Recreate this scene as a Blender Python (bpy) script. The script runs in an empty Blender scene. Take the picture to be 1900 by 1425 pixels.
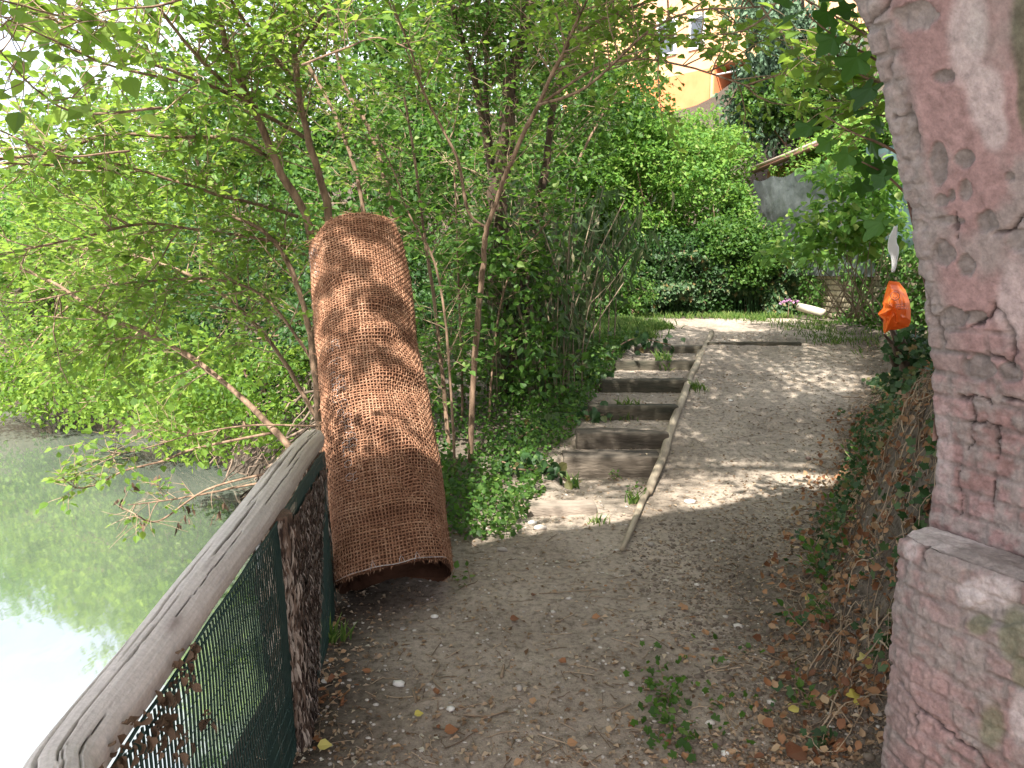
import bpy, math, random
import numpy as np
from mathutils import Vector
R = math.radians
random.seed(7); rng = np.random.default_rng(7)
sc = bpy.context.scene

# ---------------------------------------------------------------- camera, world, sun, exposure
EYE = 1.6; FP = 1427.0; PITCH = math.atan(212.5 / FP)
cam_d = bpy.data.cameras.new("camera"); cam = bpy.data.objects.new("camera", cam_d); sc.collection.objects.link(cam)
cam.location = (0, 0, EYE); cam.rotation_euler = (math.pi / 2 - PITCH, 0, 0)
cam_d.sensor_width = 36; cam_d.lens = 36 * FP / 1900; cam_d.clip_start = 0.05; cam_d.clip_end = 1500
sc.camera = cam
SUN_EL, SUN_AZ = 52.0, 197.0          # azimuth clockwise from +Y : behind the camera, a little to the left
w = bpy.data.worlds.new("World"); sc.world = w; w.use_nodes = True
nt = w.node_tree; nt.nodes.clear()
sky = nt.nodes.new("ShaderNodeTexSky"); sky.sky_type = 'NISHITA'; sky.sun_disc = False
sky.sun_elevation = R(SUN_EL); sky.sun_rotation = R(SUN_AZ); sky.air_density = 1.0; sky.dust_density = 4.0; sky.ozone_density = 1.0
bg = nt.nodes.new("ShaderNodeBackground"); bg.inputs[1].default_value = 0.15
wo = nt.nodes.new("ShaderNodeOutputWorld")
# thin bright cloud, added to whiten the sky and lift the ambient light
wtc = nt.nodes.new("ShaderNodeTexCoord"); wmp = nt.nodes.new("ShaderNodeMapping"); wmp.inputs['Scale'].default_value = (1, 1, 2.4)
wn = nt.nodes.new("ShaderNodeTexNoise"); wn.inputs['Scale'].default_value = 2.2; wn.inputs['Detail'].default_value = 7; wn.inputs['Roughness'].default_value = .6
wr = nt.nodes.new("ShaderNodeMapRange"); wr.inputs[1].default_value = .34; wr.inputs[2].default_value = .62; wr.inputs[3].default_value = .25; wr.inputs[4].default_value = .95
wm = nt.nodes.new("ShaderNodeMix"); wm.data_type = 'RGBA'; wm.inputs[7].default_value = (4.6, 4.7, 4.9, 1)
nt.links.new(wtc.outputs['Generated'], wmp.inputs[0]); nt.links.new(wmp.outputs[0], wn.inputs[0]); nt.links.new(wn.outputs[0], wr.inputs[0]); nt.links.new(wr.outputs[0], wm.inputs[0])
nt.links.new(sky.outputs[0], wm.inputs[6]); nt.links.new(wm.outputs[2], bg.inputs[0]); nt.links.new(bg.outputs[0], wo.inputs[0])
sd = bpy.data.lights.new("sun", 'SUN'); sd.energy = 5.0; sd.angle = R(0.6); sd.color = (1.0, 0.95, 0.86)
sun = bpy.data.objects.new("sun", sd); sc.collection.objects.link(sun)
sdir = Vector((math.sin(R(SUN_AZ)) * math.cos(R(SUN_EL)), math.cos(R(SUN_AZ)) * math.cos(R(SUN_EL)), math.sin(R(SUN_EL))))
sun.location = sdir * 30; sun.rotation_euler = sdir.to_track_quat('Z', 'Y').to_euler()
sc.view_settings.view_transform = 'Standard'; sc.view_settings.look = 'None'
sc.view_settings.exposure = 1.66; sc.view_settings.gamma = 1.0
sc.cycles.max_bounces = 8; sc.cycles.diffuse_bounces = 4; sc.cycles.transmission_bounces = 5; sc.cycles.transparent_max_bounces = 6
sc.cycles.sample_clamp_indirect = 6.0
try:
    sc.cycles.use_denoising = True; sc.cycles.denoiser = 'OPENIMAGEDENOISE'
except Exception:
    pass

# ---------------------------------------------------------------- helpers
def at(px, py, Y):
    """pixel of the 1900x1425 photograph -> world point whose world Y is Y"""
    a = (px - 950) / FP; b = -(py - 712.5) / FP
    d = np.array([a, math.cos(PITCH) + b * math.sin(PITCH), -math.sin(PITCH) + b * math.cos(PITCH)])
    return np.array([0, 0, EYE]) + d * (Y / d[1])

def project(P):
    P = np.asarray(P, float); q = P - np.array([0, 0, EYE])
    z = q[..., 1] * math.cos(PITCH) - q[..., 2] * math.sin(PITCH)
    u = q[..., 1] * math.sin(PITCH) + q[..., 2] * math.cos(PITCH)
    return 950 + FP * q[..., 0] / z, 712.5 - FP * u / z

def nrm(v):
    v = np.asarray(v, float); return v / (np.linalg.norm(v, axis=-1, keepdims=True) + 1e-12)

def hash3(ix, iy, iz):
    h = (ix * 374761393 + iy * 668265263 + iz * 2147483647 + 12345) & 0xFFFFFFFF
    h = ((h ^ (h >> 13)) * 1274126177) & 0xFFFFFFFF
    h = ((h ^ (h >> 16)) * 2246822519) & 0xFFFFFFFF
    return ((h ^ (h >> 15)) & 0xFFFFFF) / float(0xFFFFFF)

def vn(x, y, z=0.0):
    x, y, z = np.broadcast_arrays(np.asarray(x, float), np.asarray(y, float), np.asarray(z, float))
    ix, iy, iz = np.floor(x).astype(np.int64), np.floor(y).astype(np.int64), np.floor(z).astype(np.int64)
    fx, fy, fz = x - ix, y - iy, z - iz
    fx, fy, fz = [f * f * (3 - 2 * f) for f in (fx, fy, fz)]
    r = 0
    for dx in (0, 1):
        for dy in (0, 1):
            for dz in (0, 1):
                r = r + hash3(ix + dx, iy + dy, iz + dz) * (fx if dx else 1 - fx) * (fy if dy else 1 - fy) * (fz if dz else 1 - fz)
    return r * 2 - 1

def fbm(x, y, z=0.0, o=4):
    s, a = 0, 1.0
    for i in range(o):
        s = s + a * vn(np.asarray(x) * 2 ** i + 17 * i, np.asarray(y) * 2 ** i + 31 * i, np.asarray(z) * 2 ** i); a *= 0.5
    return s / 1.9

def sst(a, b, x):
    t = np.clip((np.asarray(x, float) - a) / (b - a), 0, 1); return t * t * (3 - 2 * t)

class Acc:
    """collects vertices, faces and a per-vertex random value into one mesh"""
    def __init__(s): s.V = []; s.F = {}; s.A = []; s.n = 0
    def add(s, V, F, a=0.5):
        V = np.asarray(V, float).reshape(-1, 3)
        for f in (F if isinstance(F, list) else [F]):
            f = np.asarray(f, np.int64)
            if len(f): s.F.setdefault(f.shape[1], []).append(f + s.n)
        s.V.append(V); s.A.append(np.broadcast_to(np.asarray(a, float), (len(V),)).copy()); s.n += len(V)
    def build(s, name, mat, parent=None, smooth=True, cols=None):
        me = bpy.data.meshes.new(name)
        V = np.concatenate(s.V) if s.V else np.zeros((0, 3))
        fs = [np.concatenate(v) for v in s.F.values()]
        me.vertices.add(len(V)); me.vertices.foreach_set("co", V.astype(np.float32).ravel())
        nl = sum(f.size for f in fs); npoly = sum(len(f) for f in fs)
        me.loops.add(nl); me.polygons.add(npoly)
        me.loops.foreach_set("vertex_index", np.concatenate([f.ravel() for f in fs]).astype(np.int32))
        st = []; o = 0
        for f in fs:
            st.append(o + np.arange(len(f)) * f.shape[1]); o += f.size
        me.polygons.foreach_set("loop_start", np.concatenate(st).astype(np.int32))
        me.polygons.foreach_set("use_smooth", np.full(npoly, smooth, bool))
        at_ = me.attributes.new("rnd", 'FLOAT', 'POINT'); at_.data.foreach_set("value", np.concatenate(s.A).astype(np.float32))
        if cols is not None:
            ca = me.attributes.new("col", 'FLOAT_COLOR', 'POINT')
            c4 = np.ones((len(V), 4), np.float32); c4[:, :3] = cols; ca.data.foreach_set("color", c4.ravel())
        me.update(calc_edges=True); me.validate()
        o = bpy.data.objects.new(name, me); sc.collection.objects.link(o)
        for m in (mat if isinstance(mat, (list, tuple)) else [mat]): me.materials.append(m)
        if parent is not None:
            o.parent = parent; o.matrix_parent_inverse.identity()
            o.location = -Vector(parent.location) if parent.rotation_euler.z == 0 else (0, 0, 0)
        return o

def T(o, label, cat=None, group=None, kind=None):
    o["label"] = label
    if cat: o["category"] = cat
    if group: o["group"] = group
    if kind: o["kind"] = kind
    return o

def thing(name, loc, label, cat, group=None):
    o = bpy.data.objects.new(name, None); sc.collection.objects.link(o); o.location = Vector([float(c) for c in loc])
    return T(o, label, cat, group)

def tube(P, r, n=6, cap=True):
    P = np.asarray(P, float); m = len(P); r = np.broadcast_to(np.asarray(r, float), (m,))
    t = nrm(np.gradient(P, axis=0)); ref = np.array([0.13, 0.21, 1.0]) if abs(t[m // 2][2]) < 0.9 else np.array([1.0, 0.2, 0.1])
    a = nrm(np.cross(t, ref)); b = np.cross(t, a)
    th = np.arange(n) * 2 * math.pi / n
    V = P[:, None] + r[:, None, None] * (np.cos(th)[None, :, None] * a[:, None] + np.sin(th)[None, :, None] * b[:, None])
    i = np.arange(m - 1)[:, None] * n; j = np.arange(n)[None]; k = (j + 1) % n
    F = np.stack([i + j, i + k, i + n + k, i + n + j], -1).reshape(-1, 4)
    Fs = [F]
    if cap and n >= 3:
        tri = [[0, q + 1, q] for q in range(1, n - 1)] + [[(m - 1) * n, (m - 1) * n + q, (m - 1) * n + q + 1] for q in range(1, n - 1)]
        Fs.append(np.array(tri))
    return V.reshape(-1, 3), Fs

def spl(P, k=6):
    """Catmull-Rom resampling"""
    P = np.asarray(P, float)
    if len(P) < 3: 
        t = np.linspace(0, 1, k + 1)[:, None]; return P[0] * (1 - t) + P[-1] * t
    Q = np.vstack([2 * P[0] - P[1], P, 2 * P[-1] - P[-2]]); out = []
    for i in range(1, len(Q) - 2):
        for t in np.arange(k) / k:
            a, b, c, d = Q[i - 1:i + 3]
            out.append(0.5 * (2 * b + (c - a) * t + (2 * a - 5 * b + 4 * c - d) * t * t + (3 * b - 3 * c + d - a) * t ** 3))
    out.append(P[-1]); return np.array(out)

# leaf outline: x across, y along, z fold
def leaf_tpl(wd=0.36, fold=0.10, droop=0.12, full=True):
    if full:
        V = np.array([[0, 0, 0], [0, .36, 0], [0, .72, 0], [0, 1, 0], [-wd * .85, .2, fold * .8], [-wd, .5, fold], [wd * .85, .2, fold * .8], [wd, .5, fold]], float)
        V[:, 2] -= droop * V[:, 1] ** 2
        F3 = np.array([[0, 1, 4], [2, 3, 5], [0, 6, 1], [2, 7, 3]]); F4 = np.array([[1, 2, 5, 4], [1, 6, 7, 2]])
        return V, [F3, F4]
    V = np.array([[0, 0, 0], [-wd, .45, fold], [0, 1, -droop], [wd, .45, fold]], float)
    return V, [np.array([[0, 2, 1], [0, 3, 2]])]
LEAF = leaf_tpl(); LEAFS = leaf_tpl(full=False); LEAFN = leaf_tpl(.16, .05, .25); LEAFB = leaf_tpl(.44, .12, .18)
def lobed_tpl(n, depth, lobes, seed, wav=.03, fold=.14, n_pts=44):
    th = np.linspace(0, 2 * math.pi, n_pts, endpoint=False); rr = .5 * (1 + depth * np.cos(lobes * th) + .10 * np.cos(th) + wav * np.cos(th * 13 + seed) ) * (1 - .55 * np.exp(-((np.abs(th - math.pi)) / .22) ** 2))
    x = rr * np.sin(th); y = .46 + rr * np.cos(th); V = [(0, .30, 0)] + [(a, b, fold * abs(a) - .16 * b * b + .03 * math.sin(9 * a + seed)) for a, b in zip(x, y)]
    return np.array(V, float), [np.array([[0, (i + 1) % n_pts + 1, i + 1] for i in range(n_pts)])]
FIG = lobed_tpl(44, .24, 5, 1.0)
CURL = (np.array([[0, 0, 0], [.03, .36, -.05], [-.02, .72, .02], [.05, 1, .12], [-.30, .22, .16], [-.38, .58, .26], [.26, .16, .12], [.34, .5, .05]]), LEAF[1])
STAR = lobed_tpl(20, .17, 5, 2.0, .0, .12, 20)

def put_leaves(acc, pos, d, up, size, tpl=LEAF, rnd=None):
    pos = np.asarray(pos, float); N = len(pos)
    if N == 0: return
    d = nrm(d); x = nrm(np.cross(d, up)); z = np.cross(x, d)
    TV, TF = tpl; size = np.broadcast_to(np.asarray(size, float), (N,))
    V = pos[:, None] + size[:, None, None] * (TV[None, :, 0:1] * x[:, None] + TV[None, :, 1:2] * d[:, None] + TV[None, :, 2:3] * z[:, None])
    k = len(TV); off = (np.arange(N) * k)
    rnd = rng.random(N) if rnd is None else rnd
    acc.add(V.reshape(-1, 3), [(f[None] + off[:, None, None]).reshape(-1, f.shape[1]) for f in TF], np.repeat(rnd, k))

def rv(n, s=1.0): return rng.normal(size=(n, 3)) * s

# ---------------------------------------------------------------- materials
def new_mat(name):
    m = bpy.data.materials.new(name); m.use_nodes = True; m.node_tree.nodes.clear(); return m, m.node_tree
class NT:
    def __init__(s, nt): s.nt = nt
    def n(s, t, **k):
        x = s.nt.nodes.new(t)
        for a, b in k.items():
            if a.startswith('i_'):
                key = a[2:]; key = int(key) if key.isdigit() else key.replace('_', ' ')
                x.inputs[key].default_value = b
            else: setattr(x, a, b)
        return x
    def l(s, a, b): s.nt.links.new(a, b)
def ramp(T_, stops):
    r = T_.n('ShaderNodeValToRGB'); e = r.color_ramp.elements
    while len(e) < len(stops): e.new(0.5)
    for k, (p, c) in enumerate(stops): e[k].position = p; e[k].color = (*c, 1)
    return r

def leaf_mat(name, stops, tl=0.45, tcol=(0.35, 0.5, 0.05), rough=0.55, spec=0.28, tmul=1.6):
    m, nt = new_mat(name); t = NT(nt)
    a = t.n('ShaderNodeAttribute', attribute_name='rnd')
    r = ramp(t, stops); t.l(a.outputs['Fac'], r.inputs[0])
    p = t.n('ShaderNodeBsdfPrincipled'); p.inputs['Roughness'].default_value = rough; p.inputs['Specular IOR Level'].default_value = spec
    t.l(r.outputs[0], p.inputs['Base Color'])
    tr = t.n('ShaderNodeBsdfTranslucent')
    mx = t.n('ShaderNodeMix', data_type='RGBA', blend_type='MIX'); mx.inputs[0].default_value = 0.5
    vm = t.n('ShaderNodeVectorMath', operation='SCALE'); vm.inputs['Scale'].default_value = tmul
    t.l(r.outputs[0], vm.inputs[0]); t.l(vm.outputs[0], mx.inputs[6]); mx.inputs[7].default_value = (*tcol, 1)
    t.l(mx.outputs[2], tr.inputs[0])
    ms = t.n('ShaderNodeMixShader'); ms.inputs[0].default_value = tl
    t.l(p.outputs[0], ms.inputs[1]); t.l(tr.outputs[0], ms.inputs[2])
    o = t.n('ShaderNodeOutputMaterial'); t.l(ms.outputs[0], o.inputs[0]); return m

def noise_mat(name, c1, c2, scale=8, rough=0.85, bump=0.3, bscale=60, c3=None, stretch=(1, 1, 1), use_rnd=0.0, spec=0.3, metal=0.0, dist=0.005):
    m, nt = new_mat(name); t = NT(nt)
    tc = t.n('ShaderNodeTexCoord'); mp = t.n('ShaderNodeMapping'); mp.inputs['Scale'].default_value = stretch
    t.l(tc.outputs['Object'], mp.inputs[0])
    n1 = t.n('ShaderNodeTexNoise'); n1.inputs['Scale'].default_value = scale; n1.inputs['Detail'].default_value = 8; n1.inputs['Roughness'].default_value = .65
    t.l(mp.outputs[0], n1.inputs[0])
    st = [(0.33, c1), (0.67, c2)] if c3 is None else [(0.3, c1), (0.5, c2), (0.7, c3)]
    r = ramp(t, st)
    if use_rnd:
        a = t.n('ShaderNodeAttribute', attribute_name='rnd'); mm = t.n('ShaderNodeMix'); mm.inputs[0].default_value = use_rnd
        t.l(n1.outputs[0], mm.inputs[2]); t.l(a.outputs['Fac'], mm.inputs[3]); t.l(mm.outputs[0], r.inputs[0])
    else: t.l(n1.outputs[0], r.inputs[0])
    p = t.n('ShaderNodeBsdfPrincipled'); p.inputs['Roughness'].default_value = rough; p.inputs['Specular IOR Level'].default_value = spec; p.inputs['Metallic'].default_value = metal
    t.l(r.outputs[0], p.inputs['Base Color'])
    n2 = t.n('ShaderNodeTexNoise'); n2.inputs['Scale'].default_value = bscale; n2.inputs['Detail'].default_value = 6
    t.l(mp.outputs[0], n2.inputs[0])
    b = t.n('ShaderNodeBump'); b.inputs['Strength'].default_value = bump; b.inputs['Distance'].default_value = dist
    t.l(n2.outputs[0], b.inputs['Height']); t.l(b.outputs[0], p.inputs['Normal'])
    o = t.n('ShaderNodeOutputMaterial'); t.l(p.outputs[0], o.inputs[0]); return m

def col_mat(name, rough=0.9, bscale=130, bump=0.85, nscale=40, amt=0.35, spec=0.2):
    """colour from the mesh's own 'col' attribute (paint, brick, stain), roughened by fine noise"""
    m, nt = new_mat(name); t = NT(nt)
    a = t.n('ShaderNodeAttribute', attribute_name='col'); tc = t.n('ShaderNodeTexCoord')
    n1 = t.n('ShaderNodeTexNoise'); n1.inputs['Scale'].default_value = nscale; n1.inputs['Detail'].default_value = 9; n1.inputs['Roughness'].default_value = .7
    t.l(tc.outputs['Object'], n1.inputs[0])
    mr = t.n('ShaderNodeMapRange'); mr.inputs[1].default_value = .3; mr.inputs[2].default_value = .7; mr.inputs[3].default_value = 1 - amt; mr.inputs[4].default_value = 1 + amt
    t.l(n1.outputs[0], mr.inputs[0])
    vm = t.n('ShaderNodeVectorMath', operation='SCALE'); t.l(a.outputs['Color'], vm.inputs[0]); t.l(mr.outputs[0], vm.inputs['Scale'])
    p = t.n('ShaderNodeBsdfPrincipled'); p.inputs['Roughness'].default_value = rough; p.inputs['Specular IOR Level'].default_value = spec
    t.l(vm.outputs[0], p.inputs['Base Color'])
    n2 = t.n('ShaderNodeTexNoise'); n2.inputs['Scale'].default_value = bscale; n2.inputs['Detail'].default_value = 8; t.l(tc.outputs['Object'], n2.inputs[0])
    b = t.n('ShaderNodeBump'); b.inputs['Strength'].default_value = bump; b.inputs['Distance'].default_value = .004
    t.l(n2.outputs[0], b.inputs['Height']); t.l(b.outputs[0], p.inputs['Normal'])
    o = t.n('ShaderNodeOutputMaterial'); t.l(p.outputs[0], o.inputs[0]); return m

M = {}
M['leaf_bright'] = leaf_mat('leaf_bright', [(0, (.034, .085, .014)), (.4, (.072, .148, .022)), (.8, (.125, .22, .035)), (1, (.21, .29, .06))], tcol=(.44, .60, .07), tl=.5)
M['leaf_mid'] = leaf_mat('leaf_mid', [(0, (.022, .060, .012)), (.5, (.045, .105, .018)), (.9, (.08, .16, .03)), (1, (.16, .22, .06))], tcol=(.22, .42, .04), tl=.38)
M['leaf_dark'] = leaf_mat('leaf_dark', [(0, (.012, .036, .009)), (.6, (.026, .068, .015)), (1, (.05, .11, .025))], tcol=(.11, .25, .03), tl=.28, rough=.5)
M['leaf_yellow'] = leaf_mat('leaf_yellow', [(0, (.045, .12, .02)), (.4, (.085, .19, .03)), (.8, (.14, .26, .045)), (1, (.24, .30, .08))], tcol=(.34, .54, .08))
M['leaf_ivy'] = leaf_mat('leaf_ivy', [(0, (.014, .04, .012)), (.6, (.035, .08, .025)), (.85, (.09, .14, .06)), (1, (.20, .13, .05))], tcol=(.08, .2, .04), tl=.2, rough=.5)
M['leaf_cane'] = leaf_mat('leaf_cane', [(0, (.03, .06, .02)), (.5, (.06, .10, .035)), (.85, (.10, .13, .06)), (1, (.22, .2, .12))], tcol=(.14, .24, .06), tl=.3)
M['leaf_fig'] = leaf_mat('leaf_fig', [(0, (.015, .05, .010)), (.6, (.03, .09, .015)), (1, (.06, .15, .02))], tcol=(.15, .34, .03), tl=.35, rough=.5)
M['needles'] = leaf_mat('needles', [(0, (.03, .06, .035)), (.5, (.06, .11, .06)), (1, (.12, .19, .11))], tcol=(.12, .2, .08), tl=.2)
M['grass'] = leaf_mat('grass_blade', [(0, (.035, .085, .015)), (.5, (.075, .15, .025)), (1, (.20, .24, .07))], tcol=(.22, .36, .04), tl=.35)
M['litter'] = leaf_mat('litter', [(0, (.10, .055, .03)), (.25, (.22, .15, .09)), (.5, (.36, .25, .16)), (.7, (.44, .36, .26)), (.85, (.18, .10, .055)), (1, (.42, .40, .32))], tcol=(.3, .2, .1), tl=.15, rough=.7, tmul=1)
M['litter_orange'] = leaf_mat('litter_orange', [(0, (.13, .055, .03)), (.35, (.25, .11, .05)), (.7, (.36, .21, .11)), (1, (.44, .33, .21))], tcol=(.3, .16, .07), tl=.2, rough=.6, tmul=1)
M['litter_yellow'] = leaf_mat('litter_yellow', [(0, (.50, .42, .07)), (1, (.58, .52, .2))], tcol=(.5, .4, .05), tl=.25, rough=.6, tmul=1)
M['dead_leaf'] = leaf_mat('dead_leaf', [(0, (.06, .035, .02)), (1, (.18, .12, .08))], tcol=(.1, .06, .03), tl=.15, rough=.8, tmul=1)
M['bark'] = noise_mat('bark', (.07, .042, .027), (.30, .20, .135), 18, .85, .6, 60, stretch=(1, 1, .25))
M['bark_dark'] = noise_mat('bark_dark', (.035, .024, .017), (.12, .08, .055), 10, .9, .8, 40, stretch=(1, 1, .3))
M['twig'] = noise_mat('twig', (.16, .10, .065), (.36, .27, .18), 10, .85, .2, 60)
M['cane'] = noise_mat('cane', (.11, .08, .055), (.31, .24, .165), 6, .7, .3, 50, stretch=(1, 1, .2))
M['root'] = noise_mat('root', (.045, .032, .024), (.19, .14, .105), 12, .9, .4, 80, use_rnd=.6)
M['dry_stem'] = noise_mat('dry_stem', (.13, .09, .06), (.38, .29, .205), 12, .9, .3, 80, use_rnd=.6)
M['stone'] = noise_mat('stone', (.28, .25, .22), (.50, .46, .42), 9, .8, .4, 70, use_rnd=.5)
M['stone_pale'] = noise_mat('stone_pale', (.55, .53, .50), (.68, .66, .62), 9, .7, .3, 70)
M['timber'] = noise_mat('timber', (.042, .035, .028), (.125, .102, .080), 7, .9, .9, 45, stretch=(.3, 1.4, 1.4), dist=.01)
M['dusty'] = noise_mat('dusty_timber', (.13, .105, .085), (.30, .25, .205), 9, .9, .8, 60, stretch=(.4, 1.3, 1.3), dist=.01)
M['mossy'] = noise_mat('mossy_timber', (.035, .034, .024), (.10, .082, .06), 7, .9, .9, 45, stretch=(.3, 1.4, 1.4), dist=.01)
M['pole'] = noise_mat('peeled_pole', (.18, .145, .105), (.38, .32, .24), 9, .8, .5, 60, stretch=(1, .3, 1))
M['wire'] = noise_mat('galvanised_wire', (.35, .35, .36), (.55, .55, .56), 20, .4, .1, 60, metal=.8, spec=.5)
M['white_cloth'] = noise_mat('white_cloth', (.66, .66, .66), (.8, .8, .8), 6, .7, .3, 25)
M['net'] = noise_mat('green_net', (.014, .042, .038), (.035, .072, .062), 30, .6, .2, 60)
M['coir_dirty'] = noise_mat('coir_dirty', (.035, .024, .018), (.12, .08, .06), 22, .95, 1.0, 90, c3=(.34, .29, .25), stretch=(1, 1, .3), dist=.01, use_rnd=.6)
M['pink'] = leaf_mat('petal', [(0, (.35, .16, .32)), (1, (.45, .27, .42))], tcol=(.35, .18, .3), tl=.2)

# ---------------------------------------------------------------- terrain
ZW = -1.5
LOG = np.array([at(1155, 1045, 4.19), at(1192, 950, 5.02), at(1230, 868, 6.1), at(1262, 765, 7.1), at(1290, 692, 8.35), at(1320, 620, 10.3)])
STEP_Y = [5.97, 6.29, 6.9, 7.7, 8.5, 9.35]
STEP_PX = [(1045, 848), (1070, 804), (1092, 753), (1114, 705), (1138, 670), (1178, 642)]
STEP_TOP = [float(at(p, q, y)[2]) for (p, q), y in zip(STEP_PX, STEP_Y)]
STEP_XL = [float(at(p, q, y)[0]) for (p, q), y in zip(STEP_PX, STEP_Y)]
def zpath(y): return np.interp(y, [0, 4.6, 5.7, 6.3, 6.9, 7.7, 8.5, 9.35, 11, 13, 16, 40], [0, 0, .03, STEP_TOP[1] - .1, STEP_TOP[2] - .1, STEP_TOP[3] - .07, STEP_TOP[4] - .04, STEP_TOP[5], .76, .84, .95, 1.4])
def xshore(y): return np.interp(y, [-60, 3, 5, 7, 11, 13.4, 16.4, 22, 80], [-1.25, -1.25, -1.5, -2.1, -4.0, -6.6, -10.9, -25, -160])
def xright(y): return np.interp(y, [-5, 2.47, 3.62, 5.7, 8, 10, 13, 16], [1.25, 1.02, 1.42, 2.45, 3.7, 4.45, 4.7, 4.8])
def fence_x(y): return np.interp(y, [0, 1.2, 2.39, 3.6, 5], [-.70, -.70, -.775, -.93, -1.15])
def H(x, y, fine=True):
    x = np.asarray(x, float); y = np.asarray(y, float)
    zp = zpath(y)
    xs = xshore(y); f = np.interp(y, [6, 12, 20], [1, .62, .35]); d = (x - xs) * f
    land = zp.copy()
    # hillside behind and at the far left
    land = land + 5.6 * sst(15.2, 27, y) * sst(-12, -2, x) + 2.6 * sst(14, 30, y + 0 * x) * sst(-2, -12, x)
    land = land + np.where(y > 9, sst(1.5, 7, d) * 1.0 * sst(-1, -5, x), 0)
    # right bank
    hb = np.interp(y, [-3, 2.1, 2.7, 4, 6, 8, 10, 16], [0, 0, 1.0, 1.2, .72, .35, .12, .1])
    wb = np.interp(y, [2, 4, 8], [.55, .7, .9])
    lump = fbm(x * 2.2, y * 2.2, 3.1, 3)
    land = land + hb * sst(0, 1, (x - xright(y)) / wb + .12 * lump)
    land = land + np.where(x > 5, 3.2 * sst(5.2, 11, x), 0) * sst(3, 9, y)
    # steps
    xl = np.interp(y, STEP_Y, STEP_XL); xlog = np.interp(y, LOG[:, 1], LOG[:, 0])
    tread = np.full_like(zp, 0.0) + zp
    for k in range(6):
        y1 = STEP_Y[k + 1] if k < 5 else 9.9
        tr = STEP_TOP[k] - .015 + (y - STEP_Y[k]) * .01
        tread = np.where((y >= STEP_Y[k] + .05) & (y < y1 + .05), tr, tread)
    tread = np.where(y < STEP_Y[0] + .05, np.minimum(zp, STEP_TOP[0] - .17), tread)
    inst = sst(-.12, .02, x - xl) * sst(.03, -.06, x - xlog) * sst(4.9, 5.7, y) * (y < 9.7)
    land = land * (1 - inst) + tread * inst
    # left of the steps the ground is lumpy and a little lower
    lo = sst(.1, -.5, x - np.where(y > 5, xl, 0.45)) * sst(4.2, 6.2, y) * sst(16, 12, y)
    land = land + lo * (-.05 + .06 * fbm(x * 1.5, y * 1.5, 9, 3))
    land = land + (.030 * fbm(x * 1.7, y * 1.7, 0.5, 4) + .012 * fbm(x * 4.5, y * 3.5, 6.5, 3)) * (1 - inst)
    if fine:
        rough = sst(.55, 1.1, x - .15 * (y - 2.5)) * sst(5.5, 3, y)      # dug-over clods, lower right
        land = land + (.006 + .016 * rough) * fbm(x * 14, y * 14, 2, 4) + .004 * fbm(x * 45, y * 45, 2, 3)
        ba = sst(0, .5, x - xright(y)) * sst(9, 5, y)
        land = land + ba * .07 * fbm(x * 5, y * 5, 7, 4)
    bk = sst(0.0, 1, np.clip((d + .10 + .22 * fbm(x * 1.2, y * 1.2, 5, 3) * sst(5, 7, y)) / np.interp(y, [4, 7, 12], [.42, .75, 1.15]), 0, 1))
    rb = ZW - .9
    z = rb + (land - rb) * bk
    # opposite bank, far to the left
    z = np.where(x < -24, np.maximum(z, rb + (2.8 - rb) * sst(-26, -34, x)), z)
    return z
RAY_Y = np.concatenate([np.arange(1.2, 14, .01), np.arange(14, 60, .1)])
def gpt(px, py, Y0=4.0):
    """where the pixel's ray meets the terrain"""
    p1 = at(px, py, 1.0) - np.array([0, 0, EYE]); P = np.array([0, 0, EYE]) + p1 * RAY_Y[:, None]
    lo_ = 0
    for a_, b_ in ((0, 320), (320, 700), (700, len(RAY_Y))):
        h = H(P[a_:b_, 0], P[a_:b_, 1], False); k = np.nonzero(P[a_:b_, 2] < h)[0]
        if len(k): q = P[a_ + k[0]]; return np.array([q[0], q[1], float(H(q[0], q[1]))])
    return at(px, py, Y0)
def on(x, y): return np.array([x, y, float(H(x, y))])

def lines(segs):
    out = []
    for a, b, st in segs: out.append(np.arange(a, b, st))
    return np.concatenate(out + [np.array([segs[-1][1]])])
gx = lines([(-400, -60, 40), (-60, -16, 2), (-16, -4, .25), (-4, -1.6, .06), (-1.6, 2.2, .014), (2.2, 5.2, .035), (5.2, 12, .2), (12, 60, 3), (60, 400, 40)])
gy = lines([(-200, -20, 20), (-20, 0, 1), (0, 2.3, .08), (2.3, 5.4, .014), (5.4, 10, .022), (10, 14, .05), (14, 24, .25), (24, 60, 2), (60, 900, 60)])
GX, GY = np.meshgrid(gx, gy); GZ = H(GX, GY)
V = np.stack([GX, GY, GZ], -1).reshape(-1, 3); nx, ny = len(gx), len(gy)
i = (np.arange(ny - 1)[:, None] * nx + np.arange(nx - 1)[None]).ravel()
acc = Acc(); acc.add(V, np.stack([i, i + 1, i + nx + 1, i + nx], -1))

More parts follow.
